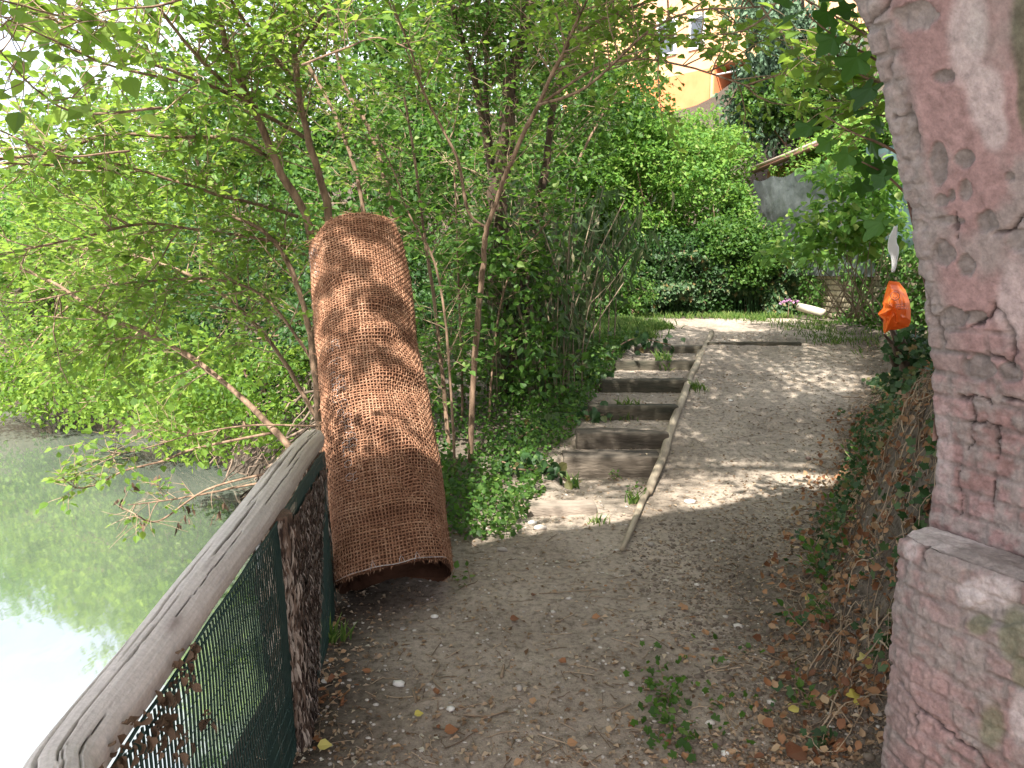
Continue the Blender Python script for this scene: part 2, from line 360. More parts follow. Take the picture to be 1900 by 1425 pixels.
def ground_mat():
    m, nt = new_mat('soil'); t = NT(nt)
    tc = t.n('ShaderNodeTexCoord')
    def noise(s, d=8, r=.6):
        n = t.n('ShaderNodeTexNoise'); n.inputs['Scale'].default_value = s; n.inputs['Detail'].default_value = d; n.inputs['Roughness'].default_value = r
        t.l(tc.outputs['Object'], n.inputs[0]); return n
    n1 = noise(1.3); n2 = noise(26, 8, .75); n3 = noise(160, 4)
    r1 = ramp(t, [(.35, (.225, .186, .150)), (.62, (.355, .300, .246))]); t.l(n1.outputs[0], r1.inputs[0])
    r2 = ramp(t, [(.36, (.5, .48, .46)), (.5, (1, 1, 1)), (.7, (1.32, 1.3, 1.27))]); t.l(n2.outputs[0], r2.inputs[0])
    mu = t.n('ShaderNodeMix', data_type='RGBA', blend_type='MULTIPLY'); mu.inputs[0].default_value = 1
    t.l(r1.outputs[0], mu.inputs[6]); t.l(r2.outputs[0], mu.inputs[7])
    vo = t.n('ShaderNodeTexVoronoi'); vo.inputs['Scale'].default_value = 75; t.l(tc.outputs['Object'], vo.inputs[0])
    lt = t.n('ShaderNodeMath', operation='LESS_THAN'); lt.inputs[1].default_value = .16; t.l(vo.outputs['Distance'], lt.inputs[0])
    gt = t.n('ShaderNodeMath', operation='GREATER_THAN'); gt.inputs[1].default_value = .8
    sp = t.n('ShaderNodeSeparateColor'); t.l(vo.outputs['Color'], sp.inputs[0]); t.l(sp.outputs[0], gt.inputs[0])
    an = t.n('ShaderNodeMath', operation='MULTIPLY'); t.l(lt.outputs[0], an.inputs[0]); t.l(gt.outputs[0], an.inputs[1])
    mx = t.n('ShaderNodeMix', data_type='RGBA'); t.l(an.outputs[0], mx.inputs[0]); t.l(mu.outputs[2], mx.inputs[6]); mx.inputs[7].default_value = (.38, .34, .30, 1)
    # darker earth on the banks, in the dug soil, behind and left of the steps
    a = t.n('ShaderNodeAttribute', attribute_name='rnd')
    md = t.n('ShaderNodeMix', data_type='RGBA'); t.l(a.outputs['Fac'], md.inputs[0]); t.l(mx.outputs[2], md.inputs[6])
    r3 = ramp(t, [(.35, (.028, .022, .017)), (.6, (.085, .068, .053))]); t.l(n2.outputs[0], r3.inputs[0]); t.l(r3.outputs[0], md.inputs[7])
    p = t.n('ShaderNodeBsdfPrincipled'); p.inputs['Roughness'].default_value = .95; p.inputs['Specular IOR Level'].default_value = .15
    t.l(md.outputs[2], p.inputs['Base Color'])
    ad = t.n('ShaderNodeMath', operation='ADD'); t.l(n2.outputs[0], ad.inputs[0]); t.l(n3.outputs[0], ad.inputs[1])
    b = t.n('ShaderNodeBump'); b.inputs['Strength'].default_value = .9; b.inputs['Distance'].default_value = .010
    t.l(ad.outputs[0], b.inputs['Height']); t.l(b.outputs[0], p.inputs['Normal'])
    o = t.n('ShaderNodeOutputMaterial'); t.l(p.outputs[0], o.inputs[0]); return m
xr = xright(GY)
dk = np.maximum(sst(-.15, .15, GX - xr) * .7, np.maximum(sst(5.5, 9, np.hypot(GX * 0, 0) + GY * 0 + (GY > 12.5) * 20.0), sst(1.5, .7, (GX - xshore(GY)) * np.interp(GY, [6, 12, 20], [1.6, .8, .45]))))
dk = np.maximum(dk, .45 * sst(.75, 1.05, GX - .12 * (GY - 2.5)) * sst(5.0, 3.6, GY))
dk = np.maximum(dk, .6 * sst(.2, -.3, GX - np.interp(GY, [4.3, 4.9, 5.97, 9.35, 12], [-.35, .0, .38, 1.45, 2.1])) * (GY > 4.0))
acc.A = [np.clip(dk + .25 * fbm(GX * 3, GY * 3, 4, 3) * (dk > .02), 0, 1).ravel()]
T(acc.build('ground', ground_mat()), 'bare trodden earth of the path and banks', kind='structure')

# water
m, nt = new_mat('river_water'); t = NT(nt)
tc = t.n('ShaderNodeTexCoord'); mp = t.n('ShaderNodeMapping'); mp.inputs['Scale'].default_value = (1, .5, 1); t.l(tc.outputs['Object'], mp.inputs[0])
n1 = t.n('ShaderNodeTexNoise'); n1.inputs['Scale'].default_value = 1.1; n1.inputs['Detail'].default_value = 5; t.l(mp.outputs[0], n1.inputs[0])
r = ramp(t, [(.35, (.075, .095, .078)), (.65, (.105, .128, .10))]); t.l(n1.outputs[0], r.inputs[0])
p = t.n('ShaderNodeBsdfPrincipled'); p.inputs['Roughness'].default_value = .04; p.inputs['IOR'].default_value = 3.5; p.inputs['Specular IOR Level'].default_value = .75
t.l(r.outputs[0], p.inputs['Base Color'])
n2 = t.n('ShaderNodeTexNoise'); n2.inputs['Scale'].default_value = 5; n2.inputs['Detail'].default_value = 3; t.l(mp.outputs[0], n2.inputs[0])
b = t.n('ShaderNodeBump'); b.inputs['Strength'].default_value = .07; b.inputs['Distance'].default_value = .02; t.l(n2.outputs[0], b.inputs['Height']); t.l(b.outputs[0], p.inputs['Normal'])
o = t.n('ShaderNodeOutputMaterial'); t.l(p.outputs[0], o.inputs[0])
acc = Acc(); acc.add([[-300, -200, ZW], [0.5, -200, ZW], [0.5, 60, ZW], [-300, 60, ZW]], np.array([[0, 1, 2, 3]]))
T(acc.build('river', m), 'slow murky green river beside the path', kind='structure')

# ---------------------------------------------------------------- bridge pier (arch of pink plastered brick)
AX = np.array([-math.sin(R(24)), math.cos(R(24))])      # barrel direction, away from the camera
FX = np.array([-math.cos(R(24)), -math.sin(R(24))])     # across the arch, to the left
C0 = np.array([1.212, 2.17]); SPR = 1.11; RAD = 3.4; A0 = .18
def brick_layout(s, z, L=.135, Hc=.066):
    s = s + .006 * fbm(s * 9, z * 9, 1, 3); z = z + .007 * fbm(s * 7, z * 7, 2, 3) + .006 * vn(s * 3, z * 3, 5)
    row = np.floor(z / Hc); off = np.where(row.astype(int) % 2 == 0, 0, .5) + .17 * hash3(row.astype(np.int64), row.astype(np.int64) * 0 + 7, row.astype(np.int64) * 0)
    q = s / L + off; colm = np.floor(q)
    ds = np.minimum(q - colm, 1 - (q - colm)) * L; dz = np.minimum(z / Hc - row, 1 - (z / Hc - row)) * Hc
    return row.astype(np.int64), colm.astype(np.int64), np.minimum(ds, dz)
PINK = np.array([.285, .185, .180]); GREY = np.array([.245, .213, .202]); LIME = np.array([.50, .445, .44]); RED = np.array([.205, .125, .115]); MOSS = np.array([.11, .115, .07]); DARK = np.array([.05, .035, .035])
def mixc(c, k, col): return c * (1 - k[..., None]) + col * k[..., None]
def dseg(P, A, B):
    A = np.asarray(A, float); B = np.asarray(B, float); ab = B - A
    t_ = np.clip(((P - A) @ ab) / (ab @ ab), 0, 1); return np.linalg.norm(P - A - t_[..., None] * ab, axis=-1)
def masonry(s, z, base, pxy, plaster, cracks, holes, seed=0):
    """displacement (outward) and colour of a masonry sheet"""
    row, colm, e = brick_layout(s, z)
    hb = hash3(row, colm, row * 0 + 3 + seed)
    joint = sst(.011, .004, e + .003 * fbm(s * 60, z * 60, seed, 2))
    smear = sst(-.05, .3, fbm(s * 5 + 9, z * 5, 4 + seed, 4) + .36)           # mortar smeared over bricks
    dep = -(.007 + .007 * hb) * joint * (1 - .68 * smear) + (hb - .5) * .005
    rg = fbm(s * 28, z * 28, seed, 4)
    dep = dep + .0046 * rg * (.5 + smear) + .0034 * fbm(s * 75, z * 75, seed + 2, 3) * (.4 + smear)
    bc = RED * .55 + PINK * .45
    col = bc + (PINK - RED) * (hb[..., None] - .3) * .8
    col = mixc(col, joint * (1 - .40 * smear), GREY * .48); col = mixc(col, smear * sst(-.3, .4, rg) * .85, GREY)
    col = mixc(col, sst(.25, .5, fbm(s * 2.5 + 3, z * 4, 8 + seed, 4)) * .7, PINK * 1.05)
    # plaster coat
    dep = dep * (1 - plaster) + plaster * (.007 + .0012 * fbm(s * 18, z * 30 + s * 20, 3, 3) + .0012 * fbm((s + z) * 30, (z - s) * 110, 6, 2))
    pc = PINK * (1 + .16 * fbm(s * 5, z * 4, 6, 4)[..., None]); pc = mixc(pc, sst(.1, .6, fbm(s * 9, z * 6, 11, 4)) * .8, GREY * 1.05)
    col = mixc(col, plaster, pc)
    for (cx, cy, rx, ry) in holes:
        q = np.hypot((pxy[..., 0] - cx) / rx, (pxy[..., 1] - cy) / ry) + .30 * fbm(s * 22, z * 22, cx, 3) + .22 * fbm(s * 60, z * 60, cx, 2)
        k = sst(1.08, .9, q); dep = dep - k * .010 * (1 + 1.1 * rg); col = mixc(col, k * .9, GREY * (.72 + .12 * (cx % 3)))
    for (wd, dp, pts) in cracks:
        dd = np.full(s.shape, 1e9); wob = np.stack([fbm(s * 30, z * 30, 1, 3), fbm(s * 30, z * 30, 8, 3)], -1) * 13
        for a_, b_ in zip(pts[:-1], pts[1:]): dd = np.minimum(dd, dseg(pxy + wob, a_, b_))
        k = sst(wd * 1.1, wd * .35, dd); dep = dep - k * dp; col = mixc(col, k * .8, DARK)
        dep = dep - .004 * sst(wd * 4, wd, dd)
    return dep, col

bridge = thing('brick_bridge', (1.6, 1.4, 0), 'old arched brick bridge pier with flaking pink plaster at the edge of the path', 'bridge')
s_l = lines([(0, .75, .0042), (.75, 2.3, .15)])
arc_end = RAD * (math.pi - 2 * A0); SPAN = 2 * RAD * math.cos(A0)
t_fine = np.arange(-.5, 3.0, .0042); t_c = np.arange(3.0, SPR + arc_end, .12); t_e = np.arange(SPR + arc_end, SPR + arc_end + 3.2, .3)
t_l = np.concatenate([t_fine, t_c, t_e])
S_, T_ = np.meshgrid(s_l, t_l)
ang = np.clip((T_ - SPR) / RAD + A0, A0, math.pi - A0)
U = RAD * (math.cos(A0) - np.cos(ang)); Z = np.where(T_ < SPR, T_, SPR + RAD * (np.sin(ang) - math.sin(A0))); Z = np.where(T_ > SPR + arc_end, SPR - (T_ - SPR - arc_end), Z)
base = np.stack([C0[0] + FX[0] * U - AX[0] * S_, C0[1] + FX[1] * U - AX[1] * S_, Z], -1)
angn = np.where(T_ < SPR + .1, A0 * sst(SPR - .1, SPR + .1, T_), np.where(T_ > SPR + arc_end, math.pi, ang)); nU = np.cos(angn); nZ = -np.sin(angn); N3 = np.stack([FX[0] * nU, FX[1] * nU, nZ], -1)
pxy = np.stack(project(np.where(base[..., 1:2] > .3, base, np.array([5.0, .3, 9.0]))), -1)
edge_n = fbm(S_ * 6, T_ * 5, 3, 4)
plaster = sst(1.25, 1.48, T_ + .30 * fbm(S_ * 6, T_ * 6, 2, 4)) * sst(.045, .12, S_ + .05 * fbm(S_ * 9, T_ * 5, 5, 3))
plaster = np.maximum(plaster, sst(.25, .45, fbm(S_ * 4 + 2, T_ * 5, 12, 3)) * sst(.06, .12, S_) * .9)
cr = [(5, .02, [(1718, 555), (1738, 590), (1748, 640)]), (3.5, .014, [(1800, 600), (1840, 592), (1850, 565), (1872, 600), (1888, 650)]),
      (3, .012, [(1690, 200), (1703, 235), (1700, 270)]), (4, .012, [(1660, 225), (1690, 212)]), (4, .014, [(1605, 45), (1640, 20), (1662, -10)]),
      (1.6, .008, [(1780, 735), (1815, 738), (1838, 745)]), (1.8, .009, [(1800, 738), (1800, 780), (1797, 830)]), (3.2, .016, [(1838, 660), (1880, 680), (1882, 640)]),
      (1.6, .008, [(1790, 780), (1850, 788)]), (1.7, .008, [(1845, 790), (1848, 850)]), (4, .02, [(1860, 740), (1905, 746)]), (1.2, .006, [(1780, 860), (1782, 960)]), (1.4, .006, [(1843, 880), (1845, 935)]),
      (3.5, .016, [(1852, 428), (1880, 425), (1900, 400)]), (2, .008, [(1778, 395), (1776, 440)]), (2.5, .012, [(1650, 110), (1652, 140)])]
ho = [(1743, 304, 17, 38), (1792, 294, 17, 17), (1793, 352, 12, 18), (1876, 326, 7, 8), (1749, 372, 13, 12), (1768, 362, 7, 11), (1833, 410, 20, 22), (1752, 468, 22, 24), (1795, 492, 18, 24),
      (1762, 408, 30, 9), (1755, 140, 20, 13), (1895, 445, 30, 22), (1770, 590, 26, 20), (1810, 588, 20, 14), (1690, 240, 16, 40), (1700, 30, 40, 26), (1700, 420, 22, 12), (1815, 680, 30, 25), (1875, 690, 24, 22)]
dep, colr = masonry(S_, T_, base, pxy, plaster, cr, ho)
# rendered edge strip, lime run, moss, green-black damp patch
colr = mixc(colr, sst(.13, .05, S_ + .03 * edge_n) * sst(1.2, 1.5, T_) * .8, GREY * 1.05)
def blot(cx, cy, rx, ry, k=.28, sc_=5.0): return sst(1.1, .6, np.hypot((pxy[..., 0] - cx) / rx, (pxy[..., 1] - cy) / ry) + k * fbm(S_ * sc_, T_ * sc_, cx, 4))
colr = mixc(colr, np.clip(blot(1800, 60, 45, 110) + blot(1835, 180, 38, 70) + blot(1850, 240, 30, 45), 0, 1) * .55, LIME)
colr = mixc(colr, np.clip(blot(1915, 50, 38, 110) + blot(1912, 180, 22, 80), 0, 1) * .8, MOSS * .8)
colr = mixc(colr, blot(1885, 560, 40, 90) * .45, LIME); colr = mixc(colr, blot(1750, 850, 22, 120) * .3, LIME)
# chipped, rounded front edge
rr = .028 + .018 * edge_n + .02 * sst(.2, .5, vn(T_ * 9, 3)) ; q = np.clip(1 - S_ / np.maximum(rr, .008), 0, 1)
dep = dep - rr * .8 * (1 - np.sqrt(np.maximum(1 - q * q, 0)))
P3 = base + N3 * dep[..., None]
P3[..., :2] += AX * (.006 * edge_n * np.exp(-S_ / .05))[..., None]
nS, nT = len(s_l), len(t_l); acc = Acc()
i = (np.arange(nT - 1)[:, None] * nS + np.arange(nS - 1)[None]).ravel()
acc.add(P3.reshape(-1, 3), np.stack([i, i + nS, i + nS + 1, i + 1], -1))
acc.build('arch_wall', col_mat('pier_masonry'), bridge, cols=colr.reshape(-1, 3))
# outer faces, deck and parapet around the arch
M['brick_wall'] = noise_mat('old_brick', (.20, .12, .10), (.36, .25, .22), 7, .9, .8, 40)
TOP = 4.35
acc = Acc()
ia = [k for k in range(0, len(t_l), 24) if t_l[k] < 3.0] + list(range(len(t_fine), nT))
for s_at, flip in ((0, False), (nS - 1, True)):
    ed = P3[ia, s_at]; zt = np.where(t_l[ia] < SPR, 0, 0)
    u = (ed[:, :2] - C0) @ FX
    out = []
    for k, (e, uu) in enumerate(zip(ed, u)):
        tt = t_l[ia][k]
        if tt < SPR: o2 = C0 - FX * 3.2; zz = e[2] 
        elif tt > SPR + arc_end: o2 = C0 + FX * (SPAN + 2.5); zz = e[2]
        else: o2 = e[:2] + (AX * 0); zz = TOP; o2 = C0 + FX * uu - AX * s_l[s_at]
        if tt < SPR or tt > SPR + arc_end: o2 = o2 - AX * s_l[s_at]
        out.append([o2[0], o2[1], zz])
    out = np.array(out); n = len(ed)
    F = np.array([[k, k + 1, n + k + 1, n + k] for k in range(n - 1)])
    acc.add(np.vstack([ed, out]), F if not flip else F[:, ::-1])
    for (ua, ub) in ((-3.2, 0), (SPAN, SPAN + 2.5)):
        q4 = [C0 + FX * ua - AX * s_l[s_at], C0 + FX * ub - AX * s_l[s_at]]
        acc.add([[*q4[0], SPR], [*q4[1], SPR], [*q4[1], TOP], [*q4[0], TOP]], np.array([[0, 1, 2, 3]]))
c = [C0 + FX * -3.2, C0 + FX * (SPAN + 2.5), C0 + FX * (SPAN + 2.5) - AX * 2.3, C0 + FX * -3.2 - AX * 2.3]
acc.add([[*q, TOP] for q in c], np.array([[0, 1, 2, 3]]))
acc.build('spandrel', M['brick_wall'], bridge, smooth=False)

# plinth
P1 = np.array([1.125, 2.02]); P0 = P1 + np.array([-.11, .99]) * .108; PB = P0 + np.array([.25, .05])
ZL = float(at(1708, 1013, 2.02)[2])
pl = [PB, P0, P1, P1 - AX * .9, P1 - AX * 2.2]
seg = np.cumsum([0] + [np.linalg.norm(b_ - a_) for a_, b_ in zip(pl[:-1], pl[1:])])
sl = lines([(0, .24, .02), (.24, seg[3], .0042), (seg[3], seg[4], .2)]); zl = np.arange(-.45, ZL + .001, .0042)
S2, Z2 = np.meshgrid(sl, zl)
X2 = np.interp(S2, seg, [q[0] for q in pl]); Y2 = np.interp(S2, seg, [q[1] for q in pl])
sn = np.array([nrm([pl[k + 1][1] - pl[k][1], -(pl[k + 1][0] - pl[k][0])]) for k in range(4)])
sn = np.array([q if (q @ np.array([-1, .2])) > 0 or k == 0 else -q for k, q in enumerate(sn)]); sn[0] = np.array([0, 1])
idx = np.clip(np.searchsorted(seg, S2, side='right') - 1, 0, 3)
wb_ = .02
NN = sn[idx]
for k in (1, 2, 3):
    tt = np.clip((S2 - seg[k]) / wb_ * .5 + .5, 0, 1)[..., None]; msk = np.abs(S2 - seg[k]) < wb_
    NN = np.where(msk[..., None], nrm(sn[k - 1] * (1 - tt) + sn[k] * tt), NN)
B2 = np.stack([X2, Y2, Z2], -1); pxy2 = np.stack(project(np.where(B2[..., 1:2] > .3, B2, np.array([5.0, .3, 9.0]))), -1)
S_save, T_save = S_, T_; S_, T_ = S2 + 3, Z2 + 5; pxy_s = pxy; pxy = pxy2
pls = sst(.15, .45, fbm(S_ * 3, T_ * 4, 21, 3) + .1 * (Z2 > ZL - .35)) * .8
dep2, col2 = masonry(S2 + .04, Z2 + .01, B2, pxy2, pls, [(3, .014, [(1662, 1262), (1705, 1312), (1830, 1425)]), (2.4, .012, [(1712, 1015), (1713, 1045)]), (2.2, .01, [(1702, 1310), (1702, 1350)])], [(1850, 1140, 60, 22)], 5)
col2 = mixc(col2, .08 + .35 * sst(-.2, .4, fbm(S_ * 4, T_ * 3, 31, 4)), GREY * 1.0)
col2 = mixc(col2, np.clip(blot(1830, 1100, 60, 34), 0, 1) * .6, LIME); col2 = mixc(col2, blot(1690, 1020, 14, 26) * .5, LIME)
col2 = mixc(col2, np.clip(blot(1815, 1160, 26, 22) + blot(1880, 1180, 32, 60) + blot(1840, 1350, 30, 50) + blot(1900, 1250, 30, 40), 0, 1) * .7, MOSS * 1.3)
col2 = mixc(col2, np.clip(blot(1890, 1330, 24, 60), 0, 1) * .6, LIME)
rd = sst(ZL - .02, ZL, Z2 + .01 * fbm(S2 * 12, Z2, 3, 3)); dep2 = dep2 - .008 * rd * rd
P2 = B2.copy(); P2[..., :2] += NN * dep2[..., None]
S_, T_, pxy = S_save, T_save, pxy_s
n1_, n2_ = len(sl), len(zl); acc = Acc(); i = (np.arange(n2_ - 1)[:, None] * n1_ + np.arange(n1_ - 1)[None]).ravel()
acc.add(P2.reshape(-1, 3), np.stack([i, i + n1_, i + n1_ + 1, i + 1], -1))
cols_all = [col2.reshape(-1, 3)]
# ledge top
K = 60; wv = np.linspace(0, 1, K)
edge = P2[-1]                                    # (n1_,3)
sp_ = np.clip((edge[:, :2] - C0) @ (-AX), -.06, 3.0); inner = C0 - AX * sp_[:, None] - FX * .05
led = edge[None, :, :2] * (1 - wv)[:, None, None] + inner[None] * wv[:, None, None]
lz = edge[None, :, 2] + 0.012 * sst(0, .25, wv)[:, None] + .006 * fbm(led[..., 0] * 30, led[..., 1] * 30, 2, 4)
LV = np.concatenate([led, lz[..., None]], -1); i = (np.arange(K - 1)[:, None] * n1_ + np.arange(n1_ - 1)[None]).ravel()
acc.add(LV.reshape(-1, 3), np.stack([i, i + n1_, i + n1_ + 1, i + 1], -1))
lc = np.broadcast_to(GREY * .9, LV.shape).copy(); kx = sst(.1, -.1, (LV[..., 1] - 2.0) * -1 + .25 * fbm(LV[..., 0] * 8, LV[..., 1] * 8, 1, 3))
lc = mixc(lc, kx * .7, LIME); cols_all.append(lc.reshape(-1, 3))
acc.build('plinth', col_mat('plinth_masonry'), bridge, cols=np.concatenate(cols_all))

# ---------------------------------------------------------------- riverside fence
def rail_line(n=420):
    ctrl = [at(60, 1570, .95), at(121, 1425, 1.2), at(255, 1245, 1.5), at(375, 1085, 1.85), at(478, 950, 2.35), at(550, 852, 3.0), at(583, 815, 3.55)]
    ctrl = [2 * ctrl[0] - ctrl[1] + np.array([0, -.4, .0])] + ctrl
    Q = spl(ctrl, 60); L = np.concatenate([[0], np.cumsum(np.linalg.norm(np.diff(Q, axis=0), axis=1))])
    s = np.linspace(0, L[-1], n); return np.stack([np.interp(s, L, Q[:, k]) for k in range(3)], -1), s
fence = thing('riverside_fence', (-.8, 2.4, 0), 'weathered log handrail fence with torn green netting along the river edge', 'fence')
RP, rs = rail_line(640); nr = 160
tg = nrm(np.gradient(RP, axis=0)); sa = nrm(np.cross(tg, np.array([0, 0, 1.0]))); sb = np.cross(sa, tg)
th = np.linspace(0, 2 * math.pi, nr, endpoint=False); TH, SS = np.meshgrid(th, rs)
rad0 = np.interp(rs, [0, 1.5, 2.2, 2.9, rs[-1]], [.062, .058, .057, .056, .052])[:, None]
cx, cy = np.cos(TH), np.sin(TH)
rad = rad0 * (1 + .03 * np.sin(2 * TH + SS * 1.2)) + .006 * fbm(cx * 1.2 + 3, cy * 1.2, SS * 2.2, 3) + .0012 * fbm(cx * 14, cy * 14, SS * 2.5, 3)
rad -= .0035 * np.abs(fbm(cx * 2.2, cy * 2.2, SS * 4.5 + 5, 2))          # drawknife facets
crk = np.zeros_like(rad)
for (th0, s0, s1, wd, ph) in [(2.05, .25, 1.35, .05, 0), (1.75, 1.15, 1.75, .035, 2), (1.35, 1.6, 2.1, .05, 1), (1.6, 1.95, 2.75, .045, 5), (2.1, 2.2, 3.2, .03, 7), (1.15, 2.4, 3.1, .035, 3), (.95, .6, 1.1, .02, 4), (1.9, 2.85, 3.5, .035, 6), (2.5, .9, 1.8, .02, 8), (1.3, 2.9, 3.6, .03, 9), (1.25, .35, .95, .018, 12), (1.45, .7, 1.5, .022, 13), (1.0, 1.3, 1.9, .014, 14), (1.65, .1, .7, .03, 15), (.85, 2.0, 2.7, .014, 16), (1.1, 2.8, 3.4, .014, 17), (2.35, 1.6, 2.3, .02, 11)]:
    c_ = th0 + .12 * fbm(SS * 2.2, ph, 0, 3) + .05 * fbm(SS * 14, ph + 5, 0, 2); env = sst(s0, s0 + .25, SS) * sst(s1, s1 - .25, SS)
    crk = np.maximum(crk, sst(1, .25, np.abs(TH - c_) / (1.8 * wd * (.35 + .65 * env) + 1e-6)) * (env > .02) * sst(0, .3, env))
rad -= .016 * crk
knot = np.exp(-((TH - 1.95) / .3) ** 2 - ((SS - 2.45) / .05) ** 2) + np.exp(-((TH - .9) / .25) ** 2 - ((SS - 1.35) / .04) ** 2)
rad += .004 * knot
# end taper
rad *= np.sqrt(np.clip((rs[-1] + .004 - SS) / .02, .05, 1)) * .35 + .65
RV = RP[:, None] + rad[..., None] * (cx[..., None] * sa[:, None] + cy[..., None] * sb[:, None])
wood = np.array([.50, .46, .43]); tanw = np.array([.40, .335, .26]); gr = fbm(cx * 9, cy * 9, SS * 1.1, 4); gf = fbm(cx * 30, cy * 30, SS * 3.0, 3)
cw = wood * (1 + .22 * gr[..., None] + .14 * gf[..., None]); cw = mixc(cw, sst(1.7, 2.9, SS) * .75, tanw * (1 + .25 * gr[..., None]))
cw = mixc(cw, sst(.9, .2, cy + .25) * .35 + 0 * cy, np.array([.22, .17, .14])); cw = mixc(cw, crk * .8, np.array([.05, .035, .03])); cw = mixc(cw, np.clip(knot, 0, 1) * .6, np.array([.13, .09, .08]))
cw = mixc(cw, sst(.35, .6, fbm(cx * 3, cy * 3, SS * 5, 3)) * .35, np.array([.17, .14, .13]))
acc = Acc(); i0 = np.arange(len(rs) - 1)[:, None] * nr; j0 = np.arange(nr)[None]; k0 = (j0 + 1) % nr
acc.add(RV.reshape(-1, 3), np.stack([i0 + j0, i0 + k0, i0 + nr + k0, i0 + nr + j0], -1).reshape(-1, 4))
capc = RP[-1] + tg[-1] * .004; nb = acc.n
acc.add([capc], np.array([[0, -1, -2]])[:0].reshape(0, 3))
acc.F.setdefault(3, []).append(np.array([[nb, (len(rs) - 1) * nr + k, (len(rs) - 1) * nr + (k + 1) % nr] for k in range(nr)]))
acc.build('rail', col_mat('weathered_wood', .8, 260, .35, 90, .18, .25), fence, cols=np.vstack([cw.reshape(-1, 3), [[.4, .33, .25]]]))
railz = lambda y: float(np.interp(y, RP[:, 1], RP[:, 2])); railx = lambda y: float(np.interp(y, RP[:, 1], RP[:, 0]))
def shaggy_post(X, Y, r0, r1, zt, lean=.06, zb=-.3):
    n, mz = 64, 220; z = np.linspace(zb, zt, mz); th = np.linspace(0, 2 * math.pi, n, endpoint=False); TH, ZZ = np.meshgrid(th, z)
    r = np.interp(ZZ, [zb, zt], [r0, r1]) * (1 + .12 * fbm(np.cos(TH) * 1.6, np.sin(TH) * 1.6, ZZ * 2.4, 3)) + .010 * fbm(np.cos(TH) * 9, np.sin(TH) * 9, ZZ * 5, 3) + .004 * fbm(np.cos(TH) * 25, np.sin(TH) * 25, ZZ * 14, 2)
    V = np.stack([X + (ZZ - zt) / (zb - zt) * lean + r * np.cos(TH), Y + r * np.sin(TH), ZZ], -1)
    a = Acc(); i0 = np.arange(mz - 1)[:, None] * n; j0 = np.arange(n)[None]; k0 = (j0 + 1) % n
    a.add(V.reshape(-1, 3), np.stack([i0 + j0, i0 + k0, i0 + n + k0, i0 + n + j0], -1).reshape(-1, 4)); 
    a.add([[X, Y, zt + .01]], np.zeros((0, 3), int)); a.F.setdefault(3, []).append(np.array([[mz * n, (mz - 1) * n + k, (mz - 1) * n + (k + 1) % n] for k in range(n)]))
    # bark shreds
    k = 3200; tt = rng.random(k) * 2 * math.pi; zz = rng.uniform(zb, zt, k); rr_ = np.interp(zz, [zb, zt], [r0, r1]) + .006
    p = np.stack([X + (zz - zt) / (zb - zt) * lean + rr_ * np.cos(tt), Y + rr_ * np.sin(tt), zz], -1); out = np.stack([np.cos(tt), np.sin(tt), 0 * tt], -1)
    put_leaves(a, p, np.array([0, 0, -1.0]) + out * .18 + rv(k, .12), out + rv(k, .2), rng.uniform(.02, .08, k), (LEAFN[0] * np.array([.5, 1, 1]), LEAFN[1]))
    return a
M['shag'] = noise_mat('shaggy_bark', (.035, .022, .017), (.13, .085, .06), 26, .95, 1.0, 110, c3=(.36, .30, .25), stretch=(1, 1, .3), dist=.01, use_rnd=.6)
shaggy_post(railx(2.42) + .03, 2.42, .052, .056, railz(2.42) - .03, .05).build('post', M['shag'], fence)
shaggy_post(railx(3.42) + .0, 3.42, .05, .045, railz(3.42) - .05, .04).build('post', M['shag'], fence)
# netting: strips hang from the rail down to the ground
def net_panel(y0, y1, step, offx, zbot, wob=.004, hz=.05, side=1):
    a = Acc(); ys = np.arange(y0, y1, step)
    for y in ys:
        x0 = railx(y) + offx; z1 = railz(y) - .045; zs = np.linspace(zbot, z1, 14)
        yy = y + wob * fbm(zs * 4, y * 3, 0, 2) * 1.5; xx = x0 + .012 * fbm(zs * 3, y * 3, 4, 2) + (z1 - zs) * .045
        wd = step * rng.uniform(.19, .25)
        A = np.stack([xx, yy - wd, zs], -1); B = np.stack([xx, yy + wd, zs], -1); C = A + [.0025, 0, 0]; D = B + [.0025, 0, 0]
        n = 14; i = np.arange(n - 1)
        a.add(np.vstack([A, B, C, D]), np.vstack([np.stack([i, i + 1, n + i + 1, n + i], -1), np.stack([2 * n + i, 3 * n + i, 3 * n + i + 1, 2 * n + i + 1], -1)]))
    for k, f in enumerate(np.arange(0.02, 1.0, hz)):
        yy = np.linspace(y0, y1, 40); x = np.array([railx(q) for q in yy]) + offx + .003; zt = np.array([railz(q) for q in yy]) - .045
        z = zt - f * (zt - zbot) + .01 * fbm(yy * 4, k, 0, 2); x = x + (zt - z) * .045
        v, fcs = tube(np.stack([x, yy, z], -1), .0011 if k else .003, 4); a.add(v, fcs)
    return a
na = net_panel(.55, 2.38, .019, .052, -.25, wob=.003)
ye = np.linspace(.5, 3.4, 60); v, f = tube(np.stack([[railx(q) + .055 for q in ye], ye, [railz(q) - .036 - .006 * abs(math.sin(q * 9)) for q in ye]], -1), .004, 5); na.add(v, f)
na.build('netting', M['net'], fence)
net_panel(2.30, 3.5, .0085, .050, -.1, hz=.035).build('netting', M['net'], fence)
